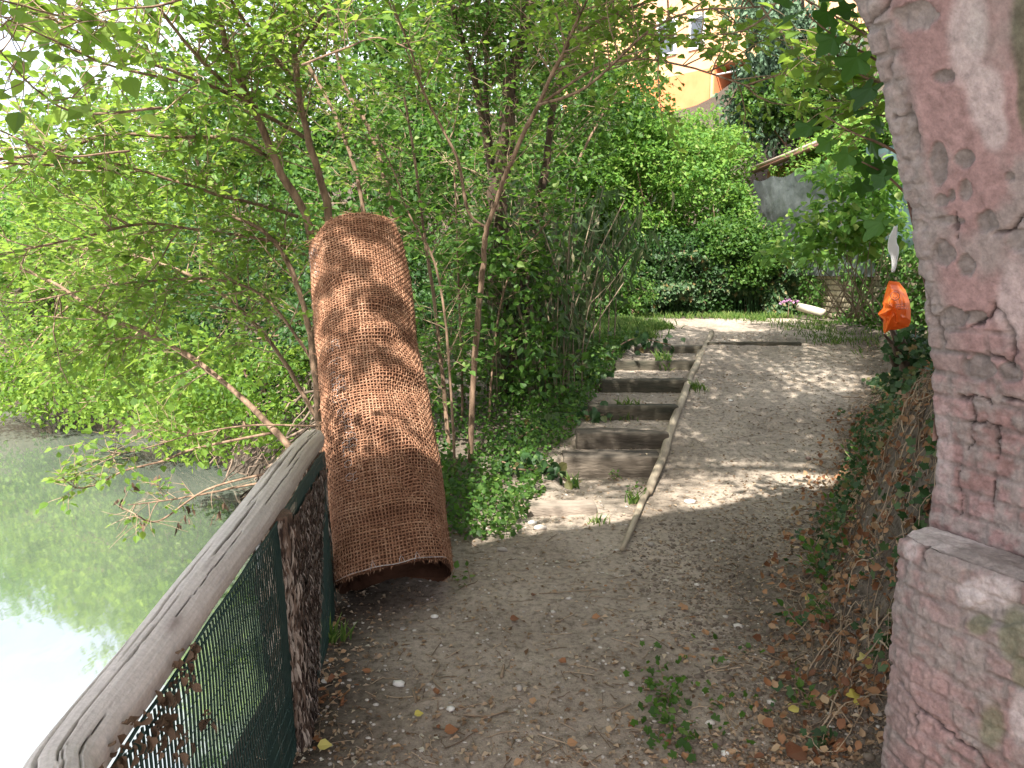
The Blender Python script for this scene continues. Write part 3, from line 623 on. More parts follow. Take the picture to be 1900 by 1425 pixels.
# torn coir mat trapped behind and over the netting
a = Acc(); n1_, n2_ = 90, 130
ss, tt = np.meshgrid(np.linspace(0, 1, n1_), np.linspace(0, 1, n2_))
yb0 = 2.40 + .02 * tt; yb1 = 3.35 - .85 * tt ** .8; yv = yb0 + (yb1 - yb0) * ss
zt = np.interp(yv, RP[:, 1], RP[:, 2]) - .10; zz = zt * (1 - tt) - .12 * tt
xv = np.interp(yv, RP[:, 1], RP[:, 0]) + .068 + .02 * fbm(yv * 9, zz * 2.0, 1, 4) + .05 * tt + .006 * fbm(yv * 60, zz * 10, 2, 3)
i = (np.arange(n2_ - 1)[:, None] * n1_ + np.arange(n1_ - 1)[None]).ravel(); Fq = np.stack([i, i + 1, i + n1_ + 1, i + n1_], -1)
keep = (fbm((yv * 5).ravel()[i], (zz * 3).ravel()[i], 7, 3) < .42)
VV = np.stack([xv, yv, zz], -1).reshape(-1, 3); a.add(VV, Fq[keep]); a.add(VV - [.012, 0, 0], Fq[keep][:, ::-1])
k = 9000; q = Fq[keep][rng.integers(0, int(keep.sum()), k), 0]; put_leaves(a, VV[q] + [.004, 0, 0] + rv(k, .004), np.array([0, 0, -1.0]) + rv(k, .25), np.array([1.0, 0, 0]) + rv(k, .3), rng.uniform(.012, .045, k), (LEAFN[0] * np.array([.45, 1, 1]), LEAFN[1]))
a.build('coir_scrap', M['coir_dirty'], fence)
# dry leaves caught in the net
a = Acc(); pos = []
for (px_, py_, sp, kk) in [(340, 1240, 12, 18), (300, 1330, 14, 26), (325, 1370, 16, 26), (265, 1380, 12, 16), (215, 1410, 12, 12), (355, 1200, 8, 10), (310, 1290, 10, 12), (390, 1330, 10, 8), (240, 1330, 6, 6)]:
    for _ in range(kk):
        u_, v_ = px_ + rng.normal() * sp, py_ + rng.normal() * sp * 1.4
        best = min(np.arange(.8, 2.3, .03), key=lambda Y: abs(at(u_, v_, Y)[0] - (railx(Y) + .075)))
        pos.append(at(u_, v_, best))
pos = np.array(pos); k = len(pos)
put_leaves(a, pos, rv(k, .5) + [0, .2, -.9], np.array([1.0, 0, 0]) + rv(k, .45), rng.uniform(.014, .036, k), (LEAF[0] * np.array([.8, 1, 2.5]), LEAF[1]))
a.build('caught_leaves', M['dead_leaf'], fence)
# zinc cap of the netting peg
a = Acc(); pc = at(474, 1024, 2.22); zs = np.linspace(-.05, .035, 9)
rr_ = np.interp(zs, [-.05, -.01, .02, .035], [.010, .011, .010, .003]); v, f = tube(pc + np.stack([0 * zs, 0 * zs, zs], -1) + [.012, 0, 0], rr_, 10); a.add(v, f)
T(a.build('peg', noise_mat('zinc', (.25, .26, .27), (.42, .43, .44), 20, .45, .1, 50, metal=.6), fence), 'small grey zinc peg at the top of the netting')

# ---------------------------------------------------------------- coir roll
RC0 = at(733, 1074, 3.60); RC1 = at(660, 452, 4.76); ax = nrm(RC1 - RC0); RL = np.linalg.norm(RC1 - RC0)
e1 = nrm(np.cross(ax, np.array([0, -1.0, 0]))); e1 = e1 if e1[0] > 0 else -e1   # to the right
e2 = np.cross(ax, e1); e2 = e2 if e2[1] < 0 else -e2                            # towards the viewer
R0 = .297
def rollP(th, t, off=0.0):
    """th: 0 right, 90deg faces the viewer; t 0 bottom .. 1 top"""
    th = np.asarray(th, float); t = np.asarray(t, float); c, s_ = np.cos(th), np.sin(th)
    r = R0 * (.97 + .020 * np.cos(2 * th + 1 + t * 2) + .012 * np.sin(3 * th + t * 5)) + .020 * fbm(c * 1.3 + 5, s_ * 1.3, t * 3.4, 3) + .011 * vn(c * 1.1, s_ * 1.1, t * 7 + c * 1.5) + .005 * vn(c * 2.2 + 9, s_ * 2.2, t * 15)
    def fold(t0, th0, slope, amp, wt, wth): 
        dd = (t - t0 - slope * (th - th0)) ; return 2.0 * amp * (np.exp(-(dd / wt) ** 2) - .8 * np.exp(-((dd + wt * 1.7) / wt) ** 2)) * np.exp(-((th - th0) / wth) ** 2)
    r = r + fold(.62, 1.0, -.03, .013, .022, .8) + fold(.33, 1.15, .10, .020, .030, .45) + fold(.50, .75, -.02, .015, .03, .7) + fold(.80, 1.9, .02, .008, .02, .6) + fold(.25, 1.0, .22, .016, .03, .35) + fold(.44, 2.0, .03, .008, .02, .6) + fold(.14, 1.3, .0, .008, .02, .8) + fold(.71, .9, -.05, .008, .018, .5)
    r = r + .016 * np.exp(-((th - 1.95) / .10) ** 2) * sst(.80, .90, t)         # raised flap near the top
    top = sst(.955, 1.0, t); r = r * (1 - (.075 + .03 * np.cos(th * 2 + 2)) * top * top)                       # shoulders pull in
    r = r + off
    wav = .012 * np.sin(th * 2 + 1) * sst(.12, 0, t)
    x = t * RL + wav - .030 * top * (1 - .4 * np.sin(th)) * 0
    return RC0 + ax * np.asarray(x)[..., None] + r[..., None] * (c[..., None] * e1 + s_[..., None] * e2)
print('ROLLZ', RC0, RC1, float(RC0[2] - R0 * abs(e2[2])), float(H(RC0[0], RC0[1] + .25)), float(rollP(np.linspace(0, 6.28, 60), np.zeros(60))[:, 2].min()))
roll = thing('coir_mat_roll', RC0 - [0, 0, RC0[2]], 'tall reddish brown rolled coir matting leaning on the end of the log handrail', 'matting roll')
def coir_mat(name, d1, d2, d3):
    return noise_mat(name, d1, d2, 9, .95, .8, 240, c3=d3, use_rnd=.45, spec=.1)
M['coir_in'] = coir_mat('coir_in', (.055, .026, .016), (.10, .048, .03), (.14, .072, .045))
M['coir_th'] = coir_mat('coir_thread', (.185, .090, .054), (.295, .155, .094), (.43, .265, .175))
acc = Acc(); n, mz = 128, 160
TH, TT = np.meshgrid(np.linspace(0, 2 * math.pi, n, endpoint=False), np.linspace(0, 1.0, mz))
i0 = np.arange(mz - 1)[:, None] * n; j0 = np.arange(n)[None]; k0 = (j0 + 1) % n; Fq = np.stack([i0 + j0, i0 + k0, i0 + n + k0, i0 + n + j0], -1).reshape(-1, 4)
acc.add(rollP(TH, TT, -.006).reshape(-1, 3), Fq)
acc.add(rollP(TH, TT * .5, -.020).reshape(-1, 3), Fq[:, ::-1])
# spiral of inner layers seen in the open end, and the closed top
for r_in, lo, hi in ((.258, .010, .09), (.222, .02, .16), (.185, .03, .2), (.14, .045, .2)):
    v_ = RC0 + ax * (((lo + .02 * np.sin(TH * 2 + r_in * 20)) + (TT * (hi - lo))) * RL)[..., None] + (r_in * (1 + .07 * np.sin(2 * TH + r_in * 30) + .05 * fbm(np.cos(TH) * 1.5, np.sin(TH) * 1.5, r_in * 9, 2)))[..., None] * (np.cos(TH)[..., None] * e1 + np.sin(TH)[..., None] * e2)
    acc.add(v_.reshape(-1, 3), Fq, .2); acc.add((v_ + ax * 0).reshape(-1, 3) * 1.0 + 0.0005, Fq[:, ::-1], .2)
kk = np.linspace(1, 0, 24); TH2, KK = np.meshgrid(np.linspace(0, 2 * math.pi, n, endpoint=False), kk)
rim = rollP(TH2, np.ones_like(TH2), -.004); cen = RC0 + ax * RL; q = cen + (rim - cen) * KK[..., None] + ax * (.02 * (1 - KK ** 2) * RL / 2 + .012 * fbm(np.cos(TH2) * 3 * KK, np.sin(TH2) * 3 * KK, 1, 3))[..., None]
i0 = np.arange(23)[:, None] * n; Ft = np.stack([i0 + j0, i0 + k0, i0 + n + k0, i0 + n + j0], -1).reshape(-1, 4); acc.add(q.reshape(-1, 3), Ft)
acc.build('inner_layers', M['coir_in'], roll)
acc = Acc(); NR, NWp = 132, 106
for k in range(NR):
    t0 = (k + .5) / NR; n = NWp * 2; th = np.arange(n) * 2 * math.pi / n
    t_ = t0 + .010 * fbm(np.cos(th) * 1.3, np.sin(th) * 1.3, t0 * 4, 3) + .0005 * rng.normal(size=1) + .0006 * fbm(np.cos(th) * 6 + k * 3.3, np.sin(th) * 6, k * .7, 2)
    off = .0022 * np.where(((np.arange(n) // 2) + k) % 2 == 0, 1, -1) * (np.arange(n) % 2 == 0) + .0008 * rng.normal(size=n)
    C = rollP(th, t_, off + .001); o_ = nrm(C - (RC0 + ax * (t_ * RL)[:, None]))
    rt = .0033 * rng.uniform(.75, 1.25) * (1 + .25 * rng.random(n)); hgt = ax
    V4 = np.stack([C + o_ * rt[:, None], C + hgt * rt[:, None], C - o_ * rt[:, None], C - hgt * rt[:, None]], 1).reshape(-1, 3)
    a_ = np.arange(n)[:, None] * 4; b_ = ((np.arange(n) + 1) % n)[:, None] * 4; j = np.arange(4)[None]; j2 = (j + 1) % 4
    acc.add(V4, np.stack([a_ + j, b_ + j, b_ + j2, a_ + j2], -1).reshape(-1, 4), np.clip(rng.normal(.5, .10) + .16 * np.repeat(rng.normal(size=n), 4), 0, 1))
for k in range(NWp):
    th0 = k * 2 * math.pi / NWp; n = NR * 2; t = (np.arange(n) + .5) / n
    thw = th0 + .05 * fbm(np.cos(th0) * 1.3 + 4, np.sin(th0) * 1.3, t * 3.5, 3) + .004 * fbm(t * 30, k * .9, 0, 2); off = -.0022 * np.where(((np.arange(n) // 2) + k) % 2 == 0, 1, -1) + .0008 * rng.normal(size=n)
    C = rollP(thw, t, off + .001); o_ = nrm(C - (RC0 + ax * (t * RL)[:, None])); sd_ = np.cross(ax, o_)
    rt = .0030 * rng.uniform(.75, 1.25) * (1 + .25 * rng.random(n))
    V4 = np.stack([C + o_ * rt[:, None], C + sd_ * rt[:, None], C - o_ * rt[:, None], C - sd_ * rt[:, None]], 1).reshape(-1, 3)
    a_ = np.arange(n - 1)[:, None] * 4; j = np.arange(4)[None]; j2 = (j + 1) % 4
    acc.add(V4, np.stack([a_ + j, a_ + 4 + j, a_ + 4 + j2, a_ + j2], -1).reshape(-1, 4), np.clip(rng.normal(.5, .1) + .14 * np.repeat(rng.normal(size=n), 4), 0, 1))
# wiry top cover
for _ in range(420):
    th = rng.random() * 6.28; k = rng.random() ** .5; p = rollP(np.array([th]), np.array([1.0]), .002)[0]; c_ = RC0 + ax * (RL)
    b = c_ + (p - c_) * k + ax * .045 * (1 - k * k) * RL / 2; d = nrm(rng.normal(size=3)); d -= ax * (d @ ax) * .8
    v, f = tube(np.array([b, b + d * .04 + ax * .012, b + d * .09]), .0016, 3); acc.add(v, f, rng.random() * .6)
acc.build('woven_cover', M['coir_th'], roll)
acc = Acc(); k = 9000; th = rng.random(k) * 2 * math.pi; t = rng.random(k); P = rollP(th, t, .003); o_ = nrm(P - (RC0 + ax * (t * RL)[:, None]))
d = nrm(rv(k)); d = d - o_ * (np.sum(d * o_, 1) * .75)[:, None]; put_leaves(acc, P, d + o_ * .28, o_ + rv(k, .3), rng.uniform(.012, .035, k), (LEAFN[0] * np.array([.28, 1, 1]), LEAFN[1]))
k = 260; th = rng.random(k) * 2 * math.pi; P = rollP(th, np.zeros(k), -.004); put_leaves(acc, P, -ax * .6 + rv(k, .6), e2 + rv(k, .2), rng.uniform(.008, .026, k), (LEAFN[0] * np.array([.35, 1, 1]), LEAFN[1]))
acc.build('loose_fibres', M['coir_th'], roll)
# wire netting showing along the seam, and the wire across the open end
acc = Acc()
def hexrow(th_c, t_a, t_b, width):
    hw = .020; t = t_a
    while t < t_b:
        th = th_c(t) + rng.normal() * .01
        for c_ in range(width):
            if rng.random() < .45: continue
            a0 = th + c_ * hw * 2 / R0; h = .022 / RL
            pts = [(a0, t), (a0 + hw / R0, t + h * .5), (a0 + hw / R0, t + h * 1.3), (a0, t + h * 1.8), (a0 - hw / R0, t + h * 1.3), (a0 - hw / R0, t + h * .5), (a0, t)]
            k0_, k1_ = (0, 7) if rng.random() < .4 else (rng.integers(0, 3), rng.integers(4, 7))
            P = np.array([rollP(np.array([x_]), np.array([y_]), .006 + .003 * rng.random())[0] for x_, y_ in pts[k0_:k1_]])
            v, f = tube(P, .0008, 4); acc.add(v, f)
        t += .036 / RL
hexrow(lambda t: 2.05 - .35 * (1 - t), .18, .60, 2); hexrow(lambda t: 2.3, .84, .96, 4)
th = np.linspace(.35, 2.75, 40); P = rollP(th, np.full(40, .003), .004) + ax[None] * (.010 * fbm(th * 3, 1, 0, 2))[:, None]; v, f = tube(P, .0017, 5); acc.add(v, f)
for a0 in (.9, 1.15, 1.6):
    P = rollP(np.array([a0, a0 + .05, a0 + .1]), np.array([.003, .02, .0]), .006); v, f = tube(P, .0012, 4); acc.add(v, f)
acc.build('wire_netting', M['wire'], roll)

# ---------------------------------------------------------------- steps and edging pole
def block(x0, x1, y0, y1, z0, z1, res=.018, nz=.012, seed=0, ybow=0.0):
    """a rounded, worn timber as a displaced closed box"""
    nxx, nyy, nzz = max(4, int((x1 - x0) / res)), max(3, int((y1 - y0) / res)), max(3, int((z1 - z0) / res))
    a = Acc(); c = np.array([(x0 + x1) / 2, (y0 + y1) / 2, (z0 + z1) / 2]); hs = np.array([x1 - x0, y1 - y0, z1 - z0]) / 2
    for axi in range(3):
        u, v = [k for k in range(3) if k != axi]; nu, nv = [(nxx, nyy, nzz)[k] for k in (u, v)]
        A, B = np.meshgrid(np.linspace(-1, 1, nu + 1), np.linspace(-1, 1, nv + 1))
        for sgn in (-1, 1):
            P = np.zeros(A.shape + (3,)); P[..., u] = A; P[..., v] = B; P[..., axi] = sgn
            Q = P * hs; rnd_ = .022; inner = np.clip(Q, -(hs - rnd_), hs - rnd_); Q = inner + nrm(Q - inner) * rnd_ * (np.linalg.norm(Q - inner, axis=-1, keepdims=True) > 1e-9)
            Wd = Q + c; nz_ = nz * fbm(Wd[..., 0] * 4 + seed, Wd[..., 1] * 12, Wd[..., 2] * 12, 4)
            dn = nrm(Q / hs ** 1.0); Wd = Wd + dn * nz_[..., None]; Wd[..., 1] += ybow * (P[..., 0] ** 2)
            i = (np.arange(nv)[:, None] * (nu + 1) + np.arange(nu)[None]).ravel(); F = np.stack([i, i + 1, i + nu + 2, i + nu + 1], -1)
            if (sgn > 0) == (axi == 1): F = F[:, ::-1]
            a.add(Wd.reshape(-1, 3), F)
    return a
SL = ['lowest full step, a pale dusty worn timber with a sunlit top', 'second step up, a thick split old timber', 'third step up, a dark mossy board with fallen leaves above it', 'fourth step up, a dark mossy board', 'fifth step up with a grass tuft in front of it', 'topmost step, a long thin dark timber crossing the path']
for k in range(6):
    y = STEP_Y[k]; zb = STEP_TOP[k] - [.17, .10, .17, .13, .12, .12][k]
    xe = float(np.interp(y, LOG[:, 1], LOG[:, 0])) + .02
    m_ = M['timber'] if k in (0, 1) else M['mossy']
    o = block(STEP_XL[k], xe, y, y + [.26, .22, .13, .13, .12, .12][k], zb - .06, STEP_TOP[k], seed=k * 7.3, nz=[.016, .02, .008, .010, .008, .008][k]).build('step_timber', m_)
    T(o, SL[k], 'step', 'timber steps up the bank')
xe = float(np.interp(9.35, LOG[:, 1], LOG[:, 0]))
o = block(xe + .05, 3.55, 9.37, 9.45, .5, float(H(2.9, 9.4)) + .035, seed=77).build('path_edging', M['mossy']); T(o, 'thin dark edging board set in the ramp right of the topmost step', 'edging board')
y = 4.86; o = block(.10, .56, y, y + .20, -.07, .058, seed=31, nz=.012).build('step_timber', M['dusty']); T(o, 'worn low timber half buried in dust below the stairs', 'step', 'timber steps up the bank')
a = Acc(); LP = LOG.copy(); LP[:, 2] = [max(float(H(p[0], p[1], False)), p[2] - .05) + .03 for p in LOG]
P = spl(LP, 10); P[:, 0] += .02 * fbm(P[:, 1] * 1.5, 2, 0, 2); P[:, 2] += .012 * fbm(P[:, 1] * 2, 7, 0, 2); half = P[12:]
rr_ = np.interp(half[:, 1], [4, 6, 8, 10.4], [.026, .035, .034, .034]) * (1 + .08 * fbm(half[:, 1] * 5, 1, 0, 2)); v, f = tube(half, rr_, 12); a.add(v, f)
o = a.build('edging_pole', M['pole']); T(o, 'long pale peeled pole laid up the slope as edging of the steps', 'pole')
a = Acc(); P2_ = P[:14] + np.array([-.01, 0, -.005]); v, f = tube(P2_, np.linspace(.014, .026, 14), 9); a.add(v, f)
o = a.build('edging_stick', M['pole']); T(o, 'thin crooked stick lying in line below the long peeled pole', 'stick')
a = Acc(); q = spl([at(1298, 655, 9.2), at(1284, 705, 8.2), at(1278, 730, 7.8)], 6); q[:, 2] += .02; v, f = tube(q, .028, 8); a.add(v, f)
o = a.build('short_pole', M['pole']); T(o, 'short grey pole tied against the upper half of the peeled pole', 'pole')

# ---------------------------------------------------------------- vegetation generators
def bpx(pts, Y0, Y1, k=5):
    n = len(pts); return spl([at(p[0], p[1], Y0 + (Y1 - Y0) * i_ / (n - 1) if len(p) < 3 else p[2]) for i_, p in enumerate(pts)], k)
class Tree:
    def __init__(s): s.wood = []; s.tw = Acc(); s.lf = Acc(); s.lp = []; s.ld = []; s.lu = []; s.ls = []
    def stem(s, P, r0, r1, n=8):
        a = Acc(); rr = np.linspace(r0, r1, len(P)) * (1 + .08 * vn(np.arange(len(P)) * .9, r0 * 999)); P = P + rv(len(P), r0 * .10)
        v, f = tube(P, rr, n); a.add(v, f); s.wood.append(a)
    def twig(s, p, d, L, r, bias, wig=.25, nseg=5):
        P = [p]; d = nrm(d)
        for _ in range(nseg): d = nrm(d + rng.normal(size=3) * wig * .5 + bias); P.append(P[-1] + d * L / nseg)
        P = np.array(P); v, f = tube(P, np.linspace(r, r * .45, len(P)), 4 if r > .004 else 3, cap=False); s.tw.add(v, f); return P
    def leafy(s, P, size, gap, t0=.15, up=np.array([0, 0, 1.0]), upj=.35, jit=.25):
        L = np.linalg.norm(np.diff(P, axis=0), axis=1); cs = np.concatenate([[0], np.cumsum(L)]); n = max(2, int(cs[-1] * (1 - t0) / gap))
        q = np.linspace(cs[-1] * t0, cs[-1], n); pos = np.stack([np.interp(q, cs, P[:, k]) for k in range(3)], -1)
        tg_ = nrm(np.stack([np.interp(q, (cs[1:] + cs[:-1]) / 2, np.diff(P, axis=0)[:, k] / L) for k in range(3)], -1))
        side = nrm(np.cross(tg_, np.array([0, 0, 1.0])) + 1e-6); sg = np.where(np.arange(n) % 2 == 0, 1, -1)[:, None]
        d = tg_ * .55 + side * sg * .85 + rv(n, jit) + np.array([0, 0, -.12]); d[-1] = tg_[-1]
        s.lp.append(pos); s.ld.append(d); s.lu.append(up + rv(n, upj)); s.ls.append(size * rng.uniform(.6, 1.15, n))
    def sub(s, P, n1, L1, n2, L2, size, gap, bias=np.array([0, 0, .05]), t0=.2, r1=.006, spread=.9, droop=np.array([0, 0, -.06])):
        """n1 secondary branches from polyline P, each with n2 leafy twigs"""
        for _ in range(n1):
            u = rng.uniform(t0, 1); k = u * (len(P) - 1); i = int(min(k, len(P) - 2)); p = P[i] + (P[i + 1] - P[i]) * (k - i); tg_ = nrm(P[i + 1] - P[i])
            rd_ = rng.normal(size=3); rd_ -= tg_ * (rd_ @ tg_); rd_[2] *= .6
            Q = s.twig(p, tg_ * .55 + nrm(rd_) * spread + bias * 2, L1 * rng.uniform(.5, 1.15), r1 * rng.uniform(.6, 1.2), bias)
            for _ in range(n2):
                u = rng.uniform(.15, 1); k = u * (len(Q) - 1); i = int(min(k, len(Q) - 2)); p2 = Q[i] + (Q[i + 1] - Q[i]) * (k - i); t2 = nrm(Q[i + 1] - Q[i])
                rd_ = rng.normal(size=3); rd_ -= t2 * (rd_ @ t2); rd_[2] *= .4
                W = s.twig(p2, t2 * .7 + nrm(rd_) * .8, L2 * rng.uniform(.5, 1.2), .0022, droop, nseg=4); s.leafy(W, size, gap)
    def clump(s, c, rad, n, size, up=np.array([0, 0, 1.0]), upj=.5, flat=.6, out=.5):
        c = np.asarray(c, float); p = nrm(rv(n)) * (rng.random((n, 1)) ** .45) * rad * np.array([1, 1, flat]); s.lp.append(c + p)
        s.ld.append(nrm(p) * out + rv(n, .5) + [0, 0, -.15]); s.lu.append(up + rv(n, upj)); s.ls.append(size * rng.uniform(.55, 1.2, n))
    def finish(s, name, loc, label, cat, lm, tpl=LEAF, bark='bark', tw='twig', group=None, leafname='foliage'):
        o = thing(name, loc, label, cat, group)
        for a in s.wood: a.build('stem', M[bark], o)
        if s.tw.n: s.tw.build('twigs', M[tw], o)
        if s.lp:
            p, d, u, z = np.concatenate(s.lp), np.concatenate(s.ld), np.concatenate(s.lu), np.concatenate(s.ls)
            put_leaves(s.lf, p, d, u, z, tpl)
        if s.lf.n: s.lf.build(leafname, M[lm], o, smooth=False)
        return o
def inscreen(P): x, y = project(P); return x, y

# --- A: multi-stemmed tree right behind the roll, leaning over the river
t = Tree(); LS = .068
mains = []
def A(pts, Y0, Y1, r0, r1, k=5): P = bpx(pts, Y0, Y1, k); t.stem(P, r0, r1); mains.append(P); return P
a1 = A([(598, 900), (588, 640), (575, 425), (520, 320), (470, 200), (435, 130), (395, 0), (365, -140)], 5.9, 4.9, .038, .012)
a2 = A([(606, 900), (616, 560), (612, 400), (575, 270), (552, 150), (545, 0), (540, -160)], 6.0, 5.2, .036, .012)
a3 = A([(564, 254), (479, 206), (416, 170), (331, 136), (250, 107), (158, 68), (92, 33), (20, 10)], 5.7, 3.9, .016, .006)
a4 = A([(497, 291), (435, 258), (313, 254), (203, 249), (110, 280), (0, 295), (-60, 300)], 5.6, 4.2, .014, .006)
a5 = A([(553, 402), (468, 376), (416, 365), (313, 332), (199, 302), (99, 306), (0, 302)], 5.8, 4.6, .014, .006)
a6 = A([(564, 472), (497, 446), (350, 424), (258, 416), (147, 442), (0, 472)], 5.8, 4.6, .013, .006)
a7 = A([(540, 832, 4.7), (450, 740, 5.0), (350, 660, 5.2), (250, 610, 5.4), (190, 585, 5.5), (110, 530, 5.7), (40, 500, 5.9)], 0, 0, .022, .009)
a8 = A([(592, 780), (575, 620), (555, 540), (530, 480), (490, 430), (430, 400)], 5.7, 5.4, .024, .012)
a9 = A([(548, 150), (497, 92), (442, 22), (410, -40)], 5.6, 5.0, .018, .009)
a10 = A([(552, 95), (585, 50), (610, 0), (640, -90)], 5.5, 5.1, .015, .007)
a11 = A([(600, 800), (520, 660), (430, 560), (330, 500), (220, 470), (120, 460)], 6.0, 6.2, .018, .007)
a12 = A([(600, 700), (500, 560), (410, 520), (300, 520), (200, 530), (60, 560)], 5.8, 5.2, .012, .005)
a13 = A([(470, 200), (380, 120), (300, 20), (250, -60)], 5.3, 4.2, .014, .006)
low = [A([(590, 791), (468, 789), (361, 806), (258, 835), (203, 843)], 4.9, 4.3, .007, .002), A([(600, 870), (487, 881), (381, 910), (303, 963), (273, 966), (250, 953)], 4.3, 3.9, .008, .003),
       A([(600, 880), (487, 895), (381, 916), (303, 929), (237, 937)], 4.4, 4.0, .008, .003), A([(520, 800), (368, 831), (303, 855), (229, 874), (184, 897), (142, 905), (113, 884)], 4.9, 4.4, .009, .003)]
for P in (a3, a4, a5, a6, a12): t.sub(P, 24, .55, 5, .30, LS, .034, t0=.12)
for P in (a7, a11): t.sub(P, 46, .6, 5, .32, LS, .034, t0=.15, bias=np.array([0, 0, -.03]))
for P in (a1, a2): t.sub(P, 22, .7, 5, .32, LS, .036, t0=.42, bias=np.array([-.02, 0, .03]))
for P in (a9, a10, a13, a8): t.sub(P, 15, .55, 5, .3, LS, .036, t0=.1)
t.sub(low[0], 17, .25, 3, .2, .055, .036, t0=.35, r1=.0025); t.sub(low[3], 11, .2, 3, .16, .06, .036, t0=.5, r1=.003)
t.sub(low[2], 11, .18, 2, .12, .045, .036, t0=.55, r1=.003); t.sub(low[1], 3, .15, 1, .12, .045, .036, t0=.8, r1=.003)
for P in (low[1], low[2]):
    for _ in range(8): 
        i = rng.integers(4, len(P) - 1); t.twig(P[i], rng.normal(size=3) * [1, 1, .5], .22, .0022, np.array([0, 0, -.05]))
t.finish('riverside_tree', (a1[0][0], a1[0][1], 0), 'bright green many stemmed tree behind the coir roll leaning out over the river', 'tree', 'leaf_bright')

t = Tree()
for pts_, y0_, y1_, n_ in (([(330, 150), (200, 120), (90, 70), (-20, 20)], 2.9, 2.3, 12), ([(300, 200), (150, 210), (60, 160), (-30, 60)], 2.8, 2.2, 12), ([(260, 60), (150, 40), (40, 10), (-40, -10)], 2.8, 2.2, 11), ([(240, 280), (110, 290), (20, 250), (-40, 230)], 3.2, 2.6, 10), ([(560, 120), (640, 90), (700, 70), (770, 95)], 3.2, 3.0, 6), ([(380, -20), (300, 10), (200, 20), (100, 60)], 2.9, 2.4, 9)):
    P = bpx(pts_, y0_, y1_); t.stem(P, .005, .002, 5); t.sub(P, n_, .22, 2, .16, .062, .042, t0=.1, r1=.0025)
t.finish('hanging_branch', at(330, -60, 2.9), 'near branches with larger soft leaves at the top left corner', 'branch', 'leaf_bright', tpl=LEAFB)

# dead leaves dangling from the low twigs over the water
a = Acc(); pts = [at(x_, y_, 4.2) for x_, y_ in ((233, 905), (229, 925), (246, 905), (293, 880), (262, 965), (340, 955), (345, 945), (330, 975), (405, 945), (412, 935), (400, 960), (355, 800))]
pts = np.repeat(np.array(pts), 3, 0); k = len(pts); put_leaves(a, pts + rv(k, .012), rv(k, .25) + [0, 0, -1], rv(k), rng.uniform(.03, .07, k), LEAFN)
T(a.build('withered_leaves', M['dead_leaf']), 'withered brown leaves dangling from the lowest twigs above the water', 'dead leaves', kind='stuff')

# --- B: slender tree with a leaning stem between the roll and the steps
t = Tree()
b1 = bpx([(872, 880), (878, 700), (888, 580), (897, 490), (902, 431), (920, 376), (950, 295), (998, 195), (1053, 85), (1120, 35), (1190, 7), (1260, -40)], 6.1, 5.2); t.stem(b1, .026, .008)
b2 = bpx([(1000, 195), (1100, 130), (1180, 110), (1260, 120), (1330, 140), (1400, 165)], 5.6, 4.6); t.stem(b2, .010, .004)
b3 = bpx([(1040, 110), (1070, 40), (1110, -40)], 5.5, 5.0); t.stem(b3, .012, .006)
b4 = bpx([(905, 425), (870, 395), (850, 300), (828, 254), (784, 166), (762, 92), (725, 0), (700, -80)], 6.1, 5.6); t.stem(b4, .014, .006)
b5 = bpx([(1000, 195), (1090, 160), (1200, 60), (1290, 20), (1380, 15), (1450, 5)], 5.4, 4.2); t.stem(b5, .010, .004)
for P, n_, t0 in ((b1, 30, .5), (b2, 13, .25), (b3, 14, .1), (b4, 26, .35), (b5, 19, .2)): t.sub(P, n_, .5, 5, .28, .062, .036, t0=t0)
t.finish('leaning_tree', (b1[0][0], b1[0][1], 0), 'slender brown tree leaning right between the coir roll and the steps', 'tree', 'leaf_bright')

# --- C: thick old trunk smothered by dry canes
t = Tree()
c1 = bpx([(935, 790), (938, 700), (930, 600), (928, 480), (925, 380), (940, 250), (950, 150), (972, 66), (990, -40)], 7.7, 7.2); t.stem(c1, .15, .035, 14)
c2 = bpx([(1000, 780), (985, 640), (975, 520), (1000, 380), (1015, 290), (1030, 180), (1060, 60), (1080, -60)], 7.9, 7.4); t.stem(c2, .06, .02)
c3 = bpx([(925, 400), (884, 162), (858, 77), (836, 0), (820, -80)], 7.6, 7.0); t.stem(c3, .035, .015)
c4 = bpx([(925, 420), (902, 180), (905, 50), (900, -80)], 7.7, 7.4); t.stem(c4, .03, .015)
for P, n_, t0 in ((c1, 46, .42), (c2, 40, .4), (c3, 34, .2), (c4, 30, .25)): t.sub(P, n_, .75, 6, .34, .066, .042, t0=t0)
t.finish('old_tree', (c1[0][0], c1[0][1], .2), 'thick dark old trunk left of the steps wrapped in dry hanging canes', 'tree', 'leaf_mid', bark='bark_dark')

# --- saplings between roll and old trunk
def sapling(name, label, pts, Y, r, lm='leaf_mid', n=26, size=.06, t0=.15, bark='bark'):
    t = Tree(); P = bpx(pts, Y, Y); t.stem(P, r, r * .45, 7); t.sub(P, n, .38, 4, .26, size, .036, t0=t0, r1=.004)
    t.finish(name, (P[0][0], P[0][1], P[0][2]), label, 'sapling', lm, bark=bark, group='slim saplings between the coir roll and the old trunk')
sapling('sapling', 'thin reddish sapling directly right of the middle of the coir roll', [(838, 880), (825, 740), (815, 640), (800, 520), (785, 420), (770, 300), (750, 180)], 6.3, .020)
sapling('sapling', 'dark straight sapling just left of the leaning brown stem', [(858, 870), (857, 700), (852, 560), (848, 440), (842, 300)], 6.9, .014, n=30)
sapling('sapling', 'sapling that emerges from behind the top right of the coir roll', [(760, 640), (742, 480), (720, 360), (690, 250), (640, 160), (611, 22), (600, -60)], 6.9, .026, n=34, t0=.3)
sapling('sapling', 'sapling whose pale stem rises from behind the upper rim of the coir roll', [(690, 600), (680, 430), (655, 300), (610, 190), (560, 90), (540, -40)], 6.6, .022, 'leaf_bright', n=34, t0=.3)
